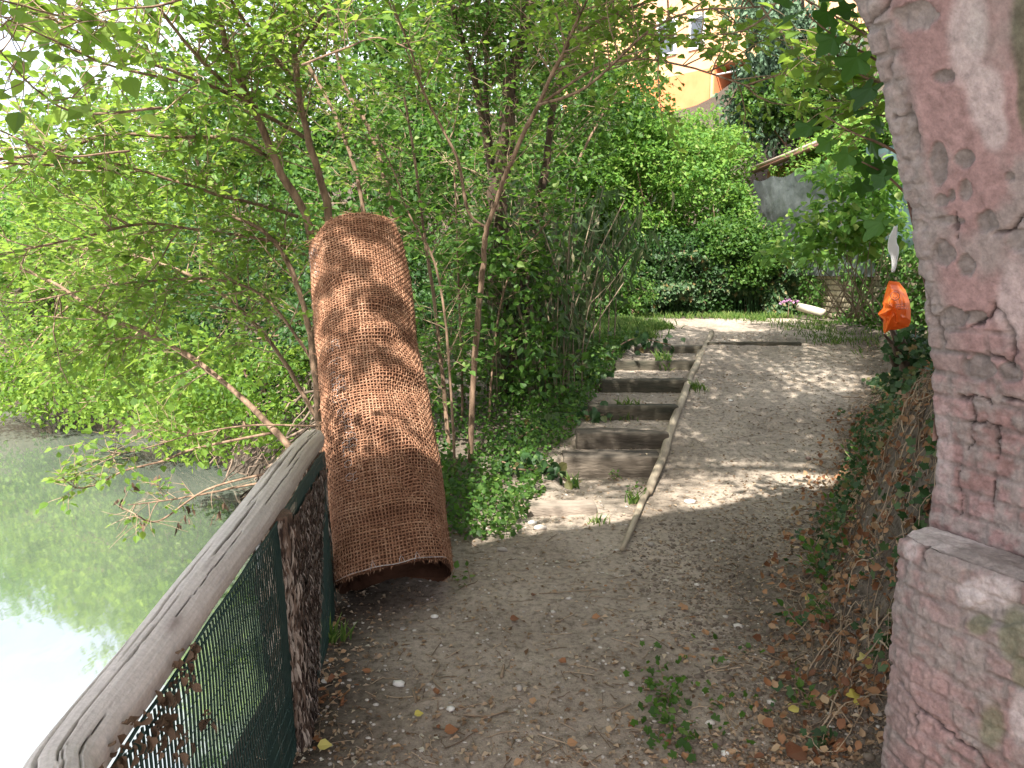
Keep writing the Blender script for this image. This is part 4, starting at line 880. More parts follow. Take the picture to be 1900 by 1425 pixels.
sapling('sapling', 'arching thin sapling with pale pointed leaves over the coir roll', [(845, 880), (835, 700), (822, 560), (800, 470), (760, 400), (735, 330), (700, 250)], 5.7, .011, 'leaf_mid', n=24, size=.075)
sapling('sapling', 'leafy sapling against the old trunk with drooping long leaves', [(905, 840), (912, 700), (930, 560), (960, 480), (1000, 430), (1030, 400)], 6.9, .012, 'leaf_mid', n=26, size=.085, t0=.25)

t = Tree()
for _ in range(120):
    px_ = rng.uniform(815, 1050); py_ = rng.uniform(430, 800) ; Y_ = rng.uniform(6.6, 8.6); q = at(px_, py_, Y_)
    if q[2] < float(H(q[0], q[1], False)) + .1: continue
    t.clump(q, .26, 34, .075, upj=.6, flat=.5)
for px_ in (835, 868, 905, 965, 1010, 1040): t.stem(bpx([(px_, 830), (px_ + rng.normal() * 10, 650), (px_ + rng.normal() * 25, 450)], 7.4, 7.4), .009, .004, 5)
t.finish('undergrowth_bush', at(900, 800, 7.4), 'leafy undergrowth filling the space between the coir roll and the cane thicket', 'bush', 'leaf_mid', bark='bark_dark')
# --- dry cane thicket
t = Tree()
for _ in range(150):
    px = rng.uniform(905, 1085); Yb = rng.uniform(7.2, 9.2); g = gpt(px, 760 - (px - 905) * .55) if False else None
    x0 = (px - 950) / FP * Yb; z0 = float(H(x0, Yb)) - .05; Lc = rng.uniform(1.0, 2.1); ln = rng.normal(size=2) * .10
    P = spl([[x0, Yb, z0], [x0 + ln[0] * .6, Yb + ln[1], z0 + Lc * .5], [x0 + ln[0] * 2.4 + .05 * rng.normal(), Yb + ln[1] * 2, z0 + Lc]], 4)
    v, f = tube(P, rng.uniform(.003, .008), 4, cap=False); t.tw.add(v, f)
    if rng.random() < .95:
        k = int(rng.integers(16, 40)); q = P[rng.integers(2, len(P), k)] + rv(k, .05); t.lp.append(q); t.ld.append(rv(k, .6) + [.25, -.2, -.7]); t.lu.append(rv(k) + [0, -1, .5]); t.ls.append(rng.uniform(.08, .17, k))
t.finish('cane_thicket', at(1000, 700, 8.2), 'dense thicket of dry upright canes right of the old trunk', 'cane thicket', 'leaf_cane', tpl=LEAFN, tw='cane')
# long strap leaves hanging right of it
t = Tree()
for (px, py) in ((1125, 420), (1140, 470), (1110, 480), (1090, 430), (1150, 440), (1075, 470)):
    c_ = at(px, py, 9.2); k = 45; t.lp.append(c_ + rv(k, .3)); t.ld.append(rv(k, .35) + [0, -.2, -1]); t.lu.append(rv(k) + [0, -1, .4]); t.ls.append(rng.uniform(.14, .3, k))
for px in (1100, 1112, 1128, 1140):
    g = at(px, 640, 9.3); t.stem(spl([g, at(px + 4, 540, 9.3), at(px + 10, 430, 9.2)], 4), .010, .005, 5)
t.finish('reed_clump', at(1120, 640, 9.3), 'clump of pale drooping strap leaves between the canes and the ivy', 'reeds', 'leaf_cane', tpl=(LEAFN[0] * np.array([.55, 1, 1.6]), LEAFN[1]), bark='cane')

# --- generic bush made of leaf clumps on real twigs
def bush(name, label, cat, c, rad, nclump, nleaf, size, lm, group=None, tpl=LEAFS, stems=7, up=np.array([0, -.35, 1.0]), crad=.3, shell=.35, flat=.6, bark='bark', upj=.55, base=None):
    t = Tree(); c = np.asarray(c, float); rad = np.asarray(rad, float); d = nrm(rv(nclump)); rr = (shell + (1 - shell) * rng.random((nclump, 1)) ** .6)
    d[:, 1] = np.where(rng.random(nclump) < .7, -np.abs(d[:, 1]), d[:, 1])
    cc = c + d * rr * rad * (1 + .22 * fbm(d[:, 0] * 2 + c[0], d[:, 1] * 2, d[:, 2] * 2 + c[1], 3))[:, None]
    b = np.array([c[0], c[1], c[2] - rad[2]]) if base is None else np.asarray(base, float); b[2] = min(b[2], float(H(b[0], b[1], False)) + .02) if base is None else b[2]
    for k in range(stems):
        e = cc[rng.integers(0, nclump)]; s0 = b + rng.normal(size=3) * [rad[0] * .25, rad[1] * .25, 0]; mid = (s0 * .5 + e * .5) + rng.normal(size=3) * rad * .08 + [0, 0, rad[2] * .15]
        t.stem(spl([s0, mid, e], 6), .02 + .012 * rad[2], .006, 6)
    for q in cc:
        t.clump(q, crad * rng.uniform(.6, 1.3), nleaf, size, up=up, upj=upj, flat=flat)
        if rng.random() < .5:
            v, f = tube(spl([q + (c - q) * .5 + rng.normal(size=3) * .1, q + rng.normal(size=3) * .1], 3), .006, 3, cap=False); t.tw.add(v, f)
    return t.finish(name, b, label, cat, lm, tpl=tpl, group=group, bark=bark)

G1 = 'bushes at the back of the clearing'
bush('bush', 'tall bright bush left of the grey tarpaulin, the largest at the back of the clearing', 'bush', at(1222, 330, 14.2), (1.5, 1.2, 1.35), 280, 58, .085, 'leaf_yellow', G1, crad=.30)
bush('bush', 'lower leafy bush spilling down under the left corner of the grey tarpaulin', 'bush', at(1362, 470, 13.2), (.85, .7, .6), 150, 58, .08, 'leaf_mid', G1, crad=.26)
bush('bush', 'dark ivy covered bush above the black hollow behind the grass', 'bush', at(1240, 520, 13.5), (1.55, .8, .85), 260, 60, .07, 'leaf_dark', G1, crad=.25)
bush('bush', 'small bush that hides the left edge of the grey tarpaulin', 'bush', at(1362, 395, 14.6), (.35, .4, .55), 60, 50, .08, 'leaf_yellow', G1, crad=.22)
bush('bush', 'small bush with rusty twigs at the left end of the grass', 'bush', at(1130, 545, 12.4), (.6, .6, .65), 90, 50, .07, 'leaf_mid', G1, crad=.22)
bush('bush', 'yellow green bush top just below the orange house', 'bush', at(1265, 300, 17.5), (1.6, 1.0, .75), 150, 55, .11, 'leaf_yellow', G1, crad=.42)
bush('bush', 'sunlit hedge running along below the tiled shed roof', 'bush', np.array([5.42, 12.8, 3.5]), (.22, 3.4, .42), 230, 60, .08, 'leaf_yellow', G1, crad=.32)
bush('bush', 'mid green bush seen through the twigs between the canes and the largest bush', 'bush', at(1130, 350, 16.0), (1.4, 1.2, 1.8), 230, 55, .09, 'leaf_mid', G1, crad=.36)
# large-leaved shrub in front of the tarpaulin
t = Tree(); 
for (px, py) in ((1500, 410), (1540, 380), (1590, 390), (1620, 350), (1560, 330), (1610, 310), (1480, 450), (1530, 440), (1580, 440), (1450, 470), (1625, 410), (1640, 330), (1540, 320), (1600, 360), (1640, 380), (1560, 410), (1650, 430), (1520, 470), (1600, 460)):
    q = at(px, py, rng.uniform(8.6, 9.8)); t.clump(q, .36, 95, .12, up=np.array([-.1, -.3, 1]), upj=.32, flat=.35)
    e = gpt(1600, 600) if False else at(1590, 590, 9.6); t.stem(spl([e + rng.normal(size=3) * [.15, .1, 0], (e + q) / 2 + rng.normal(size=3) * .1, q], 6), .008, .003, 6)
t.finish('elder_shrub', at(1590, 600, 9.6), 'large leaved pale green shrub in front of the grey tarpaulin', 'shrub', 'leaf_yellow', tpl=LEAF, bark='cane')

# --- ivy curtain and hollow under the back bushes
a = Acc()
k = 9000; px = rng.uniform(1090, 1480, k); py = rng.uniform(470, 612, k); dark = (np.hypot((px - 1258) / 42, (py - 590) / 38) < 1)
P = np.array([at(x_, y_, 12.9 + .35 * vn(x_ * .03, y_ * .03) + (2.2 if d_ else 0)) for x_, y_, d_ in zip(px, py, dark)]); P = P[~dark]; k = len(P)
put_leaves(a, P, rv(k, .5) + [0, -.3, -.7], np.array([0, -1, .5]) + rv(k, .35), rng.uniform(.05, .1, k), LEAFS)
for _ in range(80):
    x_ = rng.uniform(1090, 1420); q = spl([at(x_, 610, 13.0), at(x_ + rng.normal() * 8, 540, 12.9), at(x_ + rng.normal() * 16, 455, 12.9)], 4); v, f = tube(q, rng.uniform(.006, .016), 4, cap=False); 
    a.add(v, f, 0)
T(a.build('ivy_curtain', M['leaf_ivy']), 'dark ivy hanging over the bank at the back of the clearing', 'ivy', kind='stuff')

# --- far trees and bushes on the left and behind
G2 = 'trees on the far river bank'
far = [('pale hillside bush at the far left edge of the photo above the water', (30, 480), 19, (3.2, 2, 2.0), 'leaf_yellow', .13), ('bright bush on the far bank above the muddy roots', (190, 520), 17, (2.6, 1.8, 2.2), 'leaf_bright', .12),
       ('leafy bush on the far bank seen under the arching twigs', (340, 500), 14.5, (2.2, 1.6, 2.1), 'leaf_bright', .11), ('dense dark bush left of the coir roll behind the bare stems', (480, 560), 11.5, (1.5, 1.2, 1.7), 'leaf_dark', .09),
       ('tall tree beyond the river with a crown below the left sky gap', (330, 330), 22, (4.6, 2.5, 2.6), 'leaf_bright', .16), ('tall tree rising above the coir roll in the background', (600, 250), 15, (3.2, 2, 3.4), 'leaf_mid', .13),
       ('leafy tree behind the saplings right of the coir roll', (780, 430), 12, (2.2, 1.6, 3.0), 'leaf_mid', .10), ('tree crown behind the top of the old trunk', (900, 170), 14, (3.0, 1.8, 2.6), 'leaf_mid', .12),
       ('green crown at the top of the photo left of the house', (1050, 210), 17.5, (1.9, 1.6, 2.9), 'leaf_mid', .12), ('low bush hanging over the water behind the low branch', (455, 740), 9.2, (1.25, .9, .8), 'leaf_bright', .08),
       ('low bush over the river bank at the far left', (110, 668), 14.8, (2.6, 1.3, 1.0), 'leaf_bright', .10), ('low bush over the bank roots right of the far left one', (300, 700), 12.0, (1.8, 1.0, .9), 'leaf_bright', .09),
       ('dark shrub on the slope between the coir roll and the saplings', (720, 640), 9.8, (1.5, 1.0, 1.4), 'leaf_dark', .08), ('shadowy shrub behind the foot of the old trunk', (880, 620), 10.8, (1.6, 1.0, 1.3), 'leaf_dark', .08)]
for lab, (px, py), Y, rad, lm, sz in far:
    n_ = int(60 + 26 * rad[0] * rad[2]); lowb = lab.startswith('low bush'); bush('tree' if rad[2] > 1.8 else 'bush', lab, 'tree' if rad[2] > 1.8 else 'bush', at(px, py, Y), rad, n_, 60, sz, lm, G2 if px < 500 else 'trees behind the coir roll and the old trunk', crad=.30 + .06 * rad[0], stems=3 if lowb else 7, base=on(*(at(px, py, Y)[:2] + [1.3, 1.4])) if lowb else None)

# --- drooping conifer
t = Tree()
trunk = spl([at(1490, 300, 19.5), at(1485, 100, 19.5), at(1480, -120, 19.5)], 6); t.stem(trunk, .22, .1, 10)
br = [((1450, 70), (1400, 150)), ((1430, 130), (1350, 195)), ((1470, 100), (1370, 225)), ((1500, 80), (1420, 210)), ((1520, 90), (1480, 200)), ((1480, 30), (1420, 110)), ((1440, 150), (1400, 200)), ((1520, 60), (1545, 150)), ((1510, 20), (1550, 90)), ((1500, 120), (1560, 190)), ((1500, 60), (1590, 130)), ((1480, -20), (1400, 60)), ((1500, 140), (1600, 220)), ((1470, 150), (1420, 235)), ((1470, 20), (1430, 120)), ((1500, 150), (1520, 235)), ((1450, -40), (1370, -10)), ((1450, -20), (1400, 25))]
for (x0, y0), (x1, y1) in br:
    Yb = rng.uniform(17.5, 19.5); P = spl([at(1487, y0 - 30, 19.4), at((x0 + x1) / 2, (y0 + y1) / 2 - 25, Yb), at(x1, y1, Yb - .4)], 8); t.stem(P, .05, .012, 5)
    for _ in range(60):
        q = P[rng.integers(3, len(P))] + rng.normal(size=3) * [.22, .3, .10]; Ld = rng.uniform(.3, .9); n_ = 10; zz = np.linspace(0, Ld, n_)
        pos = q + np.stack([.05 * np.sin(zz * 5), 0 * zz, -zz], -1) + rv(n_, .02)
        t.lp.append(np.repeat(pos, 2, 0)); t.ld.append(rv(n_ * 2, .45) + [0, -.1, -.8]); t.lu.append(rv(n_ * 2) + [0, -1, .5]); t.ls.append(rng.uniform(.09, .17, n_ * 2))
t.finish('cedar_tree', trunk[0], 'dark drooping conifer in front of the orange house', 'conifer', 'needles', tpl=(LEAFN[0] * np.array([1.3, 1, 1]), LEAFN[1]), bark='bark_dark')
bush('bush', 'bluish green shrub below the conifer above the shed roof', 'bush', at(1500, 190, 17.8), (1.6, .9, .75), 150, 50, .12, 'leaf_mid', G1, crad=.3)

# --- fig branches by the bridge
t = Tree()
def figleaf(px, py, Y, size, dx, dy, up=(0, -.7, .8)):
    t.lp.append([at(px, py, Y)]); t.ld.append([[dx, rng.normal() * .3, dy]]); t.lu.append([np.array(up) + rng.normal(size=3) * .25]); t.ls.append([size])
f1 = spl([at(1745, 330, 2.9), at(1640, 270, 2.85), at(1590, 250, 2.85), at(1530, 215, 2.9)], 6); f2 = spl([at(1750, 200, 3.0), at(1640, 120, 3.0), at(1560, 75, 2.95), at(1500, 30, 2.9)], 6); f3 = spl([at(1740, 420, 3.0), at(1650, 330, 2.95), at(1600, 300, 2.9)], 6)
f4 = spl([at(1700, 130, 3.2), at(1600, 60, 3.2), at(1480, -10, 3.2)], 6)
for P in (f1, f2, f3, f4): t.stem(P, .006, .0025, 6)
for (x_, y_, s_, dx, dz) in ((1520, 230, .17, -1, -.35), (1580, 275, .15, -.6, -.9), (1600, 290, .14, .1, -1), (1550, 255, .13, -.9, -.6), (1610, 250, .15, .5, -.8), (1640, 290, .16, -.2, -1), (1600, 330, .12, -.2, -1),
                           (1650, 400, .20, -1, -.9), (1500, 20, .18, -1, -.3), (1560, 60, .17, -.9, -.8), (1600, 90, .20, -.6, -1), (1540, 10, .16, -.4, -1), (1630, 150, .2, -1, -1), (1590, 20, .15, -1, 0), (1560, -10, .16, -.8, -.2), (1470, 0, .14, -1, -.1), (1620, 200, .13, -.8, -.3), (1600, 180, .11, -.6, .3), (1640, 240, .12, -.5, .2), (1650, 320, .13, -.6, -.6)):
    figleaf(x_, y_, 2.9 + rng.uniform(-.12, .12), s_ * .56, dx, dz)
t.finish('fig_tree', at(1745, 330, 2.95), 'dark lobed fig leaves hanging beside the bridge pier', 'fig tree', 'leaf_fig', tpl=FIG)
t = Tree(); P = spl([at(1700, 150, 3.4), at(1620, 150, 3.4), at(1550, 100, 3.4), at(1520, 60, 3.4)], 6); t.stem(P, .006, .003, 5); t.sub(P, 16, .25, 3, .2, .085, .05, t0=.1, r1=.003)
P = spl([at(1720, 240, 3.5), at(1640, 215, 3.5), at(1590, 210, 3.5)], 5); t.stem(P, .006, .003, 5); t.sub(P, 12, .22, 3, .18, .085, .05, t0=.1, r1=.003)
t.finish('mulberry_branch', P[0], 'light green heart shaped leaves beside the pier behind the fig leaves', 'branch', 'leaf_bright', tpl=LEAFB)

# --- tree over the bridge: out of the frame above, throws the dappled shade
def over_roll(q):
    p = q - np.array(sdir) * ((q[2] - 1.45) / sdir.z); return abs(p[0] + .85) < .65 and abs(p[1] - 4.45) < .75
t = Tree(); tr0 = np.array([3.6, .6, 1.0]); tp = spl([tr0, [3.3, .8, 3.4], [2.2, 1.4, 5.2], [.6, 1.9, 6.0]], 6); t.stem(tp, .16, .05, 10)
for e in ([-2.6, 2.6, 5.6], [-1.4, 1.0, 6.2], [.6, 3.6, 5.9], [1.8, 3.2, 5.8], [-3.2, 1.2, 5.9], [2.8, 4.4, 5.2], [-.6, 3.4, 5.7], [3.6, 3.2, 5.4], [1.5, 5.4, 5.5], [2.9, 5.6, 5.3], [.5, 4.9, 5.6], [2.0, 6.2, 5.3], [-.5, 4.8, 5.7], [1.0, 4.0, 5.7]):
    P = spl([tp[10 + int(rng.integers(0, 8))], (tp[14] + np.array(e)) / 2 + [0, 0, .3], e], 6); t.stem(P, .04, .012, 6)
    for _ in range(9):
        q = P[rng.integers(3, len(P))] + rng.normal(size=3) * [.5, .5, .25]
        if over_roll(q): continue
        t.clump(q, .34, 60, .085, upj=.4, flat=.45)
for _ in range(400):
    gx_, gy_ = rng.uniform(.3, 4.6), rng.uniform(6.0, 12.0); zc = rng.uniform(4.7, 5.7); hgt = (zc - .4) / math.tan(R(SUN_EL))
    q = np.array([gx_ + math.sin(R(SUN_AZ)) * hgt, gy_ + math.cos(R(SUN_AZ)) * hgt, zc])
    if vn(gx_ * .9, gy_ * .9, 3) < .16 and not over_roll(q): t.clump(q, .42, 105, .085, upj=.4, flat=.4)  # leaf clumps added towards the sun to throw shade patches on steps and ramp
for e in ([.2, 3.4, 5.3], [1.5, 4.4, 5.2], [2.6, 5.6, 5.2], [-.3, 5.2, 5.3], [1.0, 6.4, 5.2]): t.stem(spl([tp[14], (tp[14] + np.array(e)) / 2 + [0, 0, .2], e], 6), .03, .008, 5)
for (px_, py_, r_) in ((590, 425, .13), (650, 425, .12), (700, 425, .10), (615, 590, .10), (650, 565, .09), (690, 560, .06), (775, 470, .11), (790, 540, .08), (720, 640, .09), (780, 665, .07), (655, 690, .06), (590, 640, .07), (700, 800, .16), (760, 780, .12), (640, 790, .10), (745, 610, .05), (690, 455, .06), (640, 520, .05)):
    p = at(px_, py_, 4.35 + (740 - py_) * .0006); zc = rng.uniform(4.6, 5.2); t.clump(p + np.array(sdir) * ((zc - p[2]) / sdir.z), r_, int(26 + 330 * r_), .075, upj=.4, flat=.7)  # leaf clumps added on the sun rays to shade chosen spots of the roll
for e in ([-1.6, 2.0, 4.9], [-2.0, 1.4, 4.7], [-1.2, 2.4, 5.0]): t.stem(spl([tp[16], (tp[16] + np.array(e)) / 2 + [0, 0, .2], e], 6), .018, .006, 5)
t.finish('overhanging_tree', tr0, 'unseen tree beside the bridge with a crown shaped to throw dappled shade on the path', 'tree', 'leaf_bright', tpl=LEAFS)

t = Tree()  # unseen creeper, added to roughen the straight shadow edge of the bridge
for u_ in np.arange(-2.4, 3.4, .11):
    if rng.random() < .25: continue
    p = C0 + FX * u_ - AX * rng.uniform(-.05, .35); t.clump(np.array([p[0], p[1], TOP + rng.uniform(-.25, .35)]), rng.uniform(.14, .34), 44, .07, upj=.6, flat=.8)
t.stem(spl([[*(C0 - AX * .12 + FX * -2.4), TOP + .03], [*(C0 - AX * .2), TOP + .05], [*(C0 - AX * .12 + FX * 3.3), TOP + .03]], 10), .03, .012, 6)
t.finish('parapet_creeper', (*(C0 - AX * .15), TOP), 'unseen leafy creeper added along the top of the brick bridge to break up its shadow edge', 'creeper', 'leaf_mid', tpl=LEAFS)

# ---------------------------------------------------------------- house, shed, tarpaulin, wall
def quadbox(a, p, q, z0, z1, th, nrm_dir):
    """upright slab between plan points p and q"""
    n = np.array([*nrm_dir, 0.0]) * th; b = [np.array([*p, z0]), np.array([*q, z0]), np.array([*q, z1]), np.array([*p, z1])]
    V = [*b, *[x + n for x in b]]; a.add(V, np.array([[0, 1, 2, 3], [5, 4, 7, 6], [4, 0, 3, 7], [1, 5, 6, 2], [3, 2, 6, 7], [4, 5, 1, 0]]))
M['orange'] = noise_mat('orange_render', (.66, .20, .08), (.72, .25, .11), 2, .85, .15, 30)
M['cream'] = noise_mat('cream_render', (.66, .35, .19), (.72, .41, .24), 2, .85, .15, 30)
M['shutter'] = noise_mat('pale_shutter', (.70, .68, .68), (.78, .76, .76), 4, .5, .1, 30)
M['glass_dark'] = noise_mat('window_glass', (.05, .06, .07), (.09, .10, .12), 2, .08, 0, 30, spec=.8)
hA = at(1120, 200, 30.0)[:2]; hB = at(1560, 200, 23.5)[:2]; hd = nrm(hB - hA); hn = np.array([-hd[1], hd[0]]); hn = hn if hn[1] > 0 else -hn
def hp(px):     # plan point on the facade below pixel column px
    k = (px - 950) / FP / math.cos(0) ; A_, B_ = hA, hB; t_ = (k * A_[1] - A_[0]) / ((B_[0] - A_[0]) - k * (B_[1] - A_[1])); return A_ + (B_ - A_) * t_
def hz(px, py): P_ = hp(px); return float(at(px, py, P_[1])[2])
house = thing('orange_house', (*hp(1300), 5.5), 'orange and cream apartment house on the hill above the bushes', 'house')
a = Acc(); zb = 5.0; L1, L2, L3, L4 = hp(1040), hp(1306), hp(1432), hp(1640); zr0, zr1 = hz(1345, 168), hz(1345, 112); ztop = hz(1300, -160)
quadbox(a, L1, L2, zb, ztop, 4, hn); quadbox(a, L3, L4, zb, ztop, 4, hn); quadbox(a, L2, L3, zb, zr0, 4, hn); quadbox(a, L2, L3, zr1, ztop, 4, hn)
a.build('wall', M['cream'], house, smooth=False)
a = Acc(); quadbox(a, L2 + hn * 1.3, L3 + hn * 1.3, zr0, zr1, .2, hn); quadbox(a, L2 + hd * .004, L2 + hd * .05, zr0, zr1, 1.3, hn); quadbox(a, L3 - hd * .05, L3 - hd * .004, zr0, zr1, 1.3, hn)
quadbox(a, hp(1150), hp(1302), hz(1200, 215), hz(1200, 150), -.06, hn)
a.build('orange_panel', M['orange'], house, smooth=False)
a = Acc(); quadbox(a, L2 + hn * 1.1 + hd * .9, L2 + hn * 1.1 + hd * 1.7, zr0, zr1 - .5, .1, hn); a.build('shutter', M['shutter'], house, smooth=False)
a = Acc(); p_, q_ = L2 + hn * .1, L3 + hn * .1; v, f = tube(np.array([[*p_, zr1 - .3], [*q_, zr1 - .3]]), .03, 6); a.add(v, f); a.build('railing', M['white_cloth'], house)
for (xa, xb, ya, yb) in ((1158, 1182, 160, 215), (1205, 1240, 40, 110), (1262, 1290, 30, 95)):
    a = Acc(); quadbox(a, hp(xa), hp(xb), hz(xa, yb), hz(xa, ya), -.05, hn); w_ = a.build('window', M['shutter'], house, smooth=False)
    a = Acc(); P_, Q_ = hp(xa + 4) - hn * .053, hp(xb - 4) - hn * .053; quadbox(a, P_, Q_, hz(xa, yb) + .12, hz(xa, ya) - .12, -.01, hn); g_ = a.build('pane', M['glass_dark'], None, smooth=False)
    g_.parent = w_; g_.location = (0, 0, 0)
a = Acc(); quadbox(a, L1 - hn * .5, L4 - hn * .5, ztop, ztop + .25, 5, hn); a.build('roof', M['orange'], house, smooth=False)

# brick retaining wall on the right of the clearing
def brick_strip(p, q, z0, z1, seed=3):
    L = np.linalg.norm(q - p); s = np.arange(0, L, .011); z = np.arange(z0, z1, .009); S, Zz = np.meshgrid(s, z); d = (q - p) / L; n = np.array([-d[1], d[0]]); n = n if n @ np.array([-1, -.5]) > 0 else -n
    row, cm, e = brick_layout(S, Zz, .24, .085); hb = hash3(row, cm, row * 0 + seed); j = sst(.013, .006, e); dep = -.014 * j + (hb - .5) * .02 + .012 * fbm(S * 8, Zz * 8, seed, 3)
    zz = Zz + .05 * fbm(S * 1.2, 3, 0, 3) * (Zz > z1 - .1)
    V = np.stack([p[0] + d[0] * S + n[0] * dep, p[1] + d[1] * S + n[1] * dep, zz], -1); col = np.array([.36, .30, .21]) * (.65 + .6 * hb[..., None]); col = mixc(col, j * .8, np.array([.13, .11, .08])); col = mixc(col, sst(.1, .5, fbm(S * 2, Zz * 3, 9, 3)) * .5, np.array([.10, .11, .06]))
    a = Acc(); m1, m2 = len(s), len(z); i = (np.arange(m2 - 1)[:, None] * m1 + np.arange(m1 - 1)[None]).ravel(); a.add(V.reshape(-1, 3), np.stack([i, i + 1, i + m1 + 1, i + m1], -1))
    nb = a.n; b0 = [np.array([*(p), z1 - .01]), np.array([*(q), z1 - .01]), np.array([*(q - n * .4), z1]), np.array([*(p - n * .4), z1])]; a.add(b0, np.array([[0, 1, 2, 3]]))
    return a, np.vstack([col.reshape(-1, 3), np.tile([.2, .18, .12], (4, 1))])
wp = np.array([4.85, 15.2]); wq = np.array([5.15, 7.4])
a, cc = brick_strip(wp, wq, .5, 1.78); T(a.build('retaining_wall', col_mat('wall_bricks'), cols=cc), 'low tan brick retaining wall below the grey tarpaulin', 'wall')
M['tarp'] = noise_mat('tarpaulin', (.075, .085, .09), (.12, .13, .135), 2.5, .42, .6, 4, spec=.5, dist=.05); M['tarp_blue'] = noise_mat('tarp_blue', (.07, .12, .12), (.12, .18, .175), 2.5, .5, .6, 4, dist=.05)
def sheet(p, q, zl, zr, bl, br, mat, name, label, cat, billow=.06, th=.01, seed=1):
    n1, n2 = 70, 40; u, v = np.meshgrid(np.linspace(0, 1, n1), np.linspace(0, 1, n2)); x = p[0] + (q[0] - p[0]) * u; y = p[1] + (q[1] - p[1]) * u
    zt_ = zl + (zr - zl) * u - .06 * np.abs(np.sin(u * math.pi * 5)); zb_ = bl + (br - bl) * u; z = zb_ + (zt_ - zb_) * v; x = x + billow * fbm(u * 6, v * 3, seed, 3)
    V = np.stack([x, y, z], -1).reshape(-1, 3); a = Acc(); i = (np.arange(n2 - 1)[:, None] * n1 + np.arange(n1 - 1)[None]).ravel(); F = np.stack([i, i + 1, i + n1 + 1, i + n1], -1); a.add(V, F); a.add(V + [th, 0, 0], F[:, ::-1])
    return T(a.build(name, mat), label, cat)
sheet((4.75, 15.6), (4.95, 10.6), 3.35, 3.15, 1.5, 1.5, M['tarp'], 'tarpaulin', 'dark grey tarpaulin screen stretched above the brick wall', 'tarpaulin')
sheet((5.0, 11.2), (5.2, 7.4), 3.3, 3.15, 1.55, 1.6, M['tarp_blue'], 'shade_cloth', 'paler blue green shade cloth at the right end of the screen', 'shade cloth', seed=5)
shed = thing('shed', (7, 13.5, 2.5), 'shed with a pale tiled roof behind the tarpaulin', 'shed')
a = Acc(); n_ = 60
for k in range(n_):
    x0 = 5.3 + k * .07; 
    P = np.array([[x0, 10.8 , 3.75 + (x0 - 5.3) * .28], [x0, 17.5, 3.80 + (x0 - 5.3) * .28]]); v, f = tube(P, .045, 8); a.add(v, f, rng.random())
a.build('roof', noise_mat('roof_tiles', (.42, .30, .24), (.58, .47, .40), 5, .85, .5, 30, use_rnd=.4), shed)
a = Acc(); quadbox(a, np.array([5.75, 17.2]), np.array([5.75, 11.0]), 1.5, 3.72, -.2, np.array([1, 0])); a.build('wall', M['cream'], shed, smooth=False)
a = Acc(); v, f = tube(np.array([[5.26, 10.7, 3.70], [5.26, 17.5, 3.70]]), .045, 8); a.add(v, f); a.build('gutter', noise_mat('gutter_red', (.16, .07, .055), (.22, .10, .08), 5, .5, .1, 20), shed)
a = Acc(); k = 5200; y = rng.uniform(8, 15.2, k); z = rng.uniform(.8, 1.95, k); kp = fbm(y * 1.1, z * 1.6, 8, 3) + .25 * sst(1.2, .85, z) > .0; y, z = y[kp], z[kp]; k = len(y)
put_leaves(a, np.stack([wq[0] + (wp[0] - wq[0]) * (y - wq[1]) / (wp[1] - wq[1]) - .03 - .16 * rng.random(k) ** 2, y, z], -1), rv(k, .5) + [-.1, -.2, -.7], np.array([-1, -.4, .4]) + rv(k, .35), rng.uniform(.04, .09, k), LEAFS)
T(a.build('wall_creeper', M['leaf_mid']), 'creeper and weeds growing over parts of the tan brick wall', 'creeper', kind='stuff')
# neighbouring small things
a = Acc(); g0, g1 = at(1482, 569, 12.3), at(1528, 581, 11.9); v, f = tube(np.array([g0, g0 * .5 + g1 * .5, g1]), [.062, .066, .062], 16); a.add(v, f)
T(a.build('concrete_pipe', noise_mat('pale_pipe', (.36, .33, .26), (.46, .42, .34), 6, .8, .3, 40)), 'short cream coloured pipe lying in the grass by the brick wall', 'pipe')
t = Tree(); 
for (px, py) in ((1456, 560), (1462, 556), (1470, 559), (1478, 558), (1450, 562)):
    g = at(px, py, 12.2); t.clump(g, .03, 14, .03, upj=1); 
t.stem(spl([at(1462, 590, 12.2), at(1464, 562, 12.2)], 4), .006, .003, 5); t.finish('flowering_plant', at(1462, 590, 12.2), 'small plant with pink flowers left of the cream pipe', 'flowers', 'pink', tpl=LEAFB, leafname='blossom')

# orange plastic bag on the stump
bagA = thing('plastic_bag', at(1665, 600, 4.6), 'crumpled orange plastic bag with a round dark logo caught on a stump beside the pier', 'plastic bag')
out = [(1650, 521), (1668, 523), (1680, 538), (1688, 560), (1690, 575), (1690, 596), (1686, 606), (1672, 610), (1662, 612), (1652, 612), (1641, 619), (1642, 600), (1640, 594), (1630, 584), (1642, 572), (1640, 560), (1645, 540)]
Yb = 4.6; pts = np.array(out, float); cen = np.array([1662, 572.]); rings = [1, .86, .7, .52, .34, .17]; a = Acc(); V = []
for r_ in rings:
    for (x_, y_) in pts:
        u_, v_ = cen + (np.array([x_, y_]) - cen) * r_; bul = .07 * (1 - r_ ** 2) + .045 * np.abs(fbm(u_ * .11 + v_ * .03, v_ * .035, 3, 3)) + .015 * fbm(u_ * .3, v_ * .2, 5, 2) ; V.append(at(u_, v_, Yb - bul))
V.append(at(*cen, Yb - .085)); n = len(pts); F4 = []; 
for k in range(5): F4 += [[k * n + j, k * n + (j + 1) % n, (k + 1) * n + (j + 1) % n, (k + 1) * n + j] for j in range(n)]
F3 = [[5 * n + j, 5 * n + (j + 1) % n, 6 * n] for j in range(n)]; a.add(V, [np.array(F4), np.array(F3)])
Vb = np.array(V) + np.array([0, .10, 0]) * np.concatenate([np.repeat([0.02, .35, .6, .8, .95, 1], n), [1]])[:, None]; a.add(Vb, [np.array(F4)[:, ::-1], np.array(F3)[:, ::-1]])
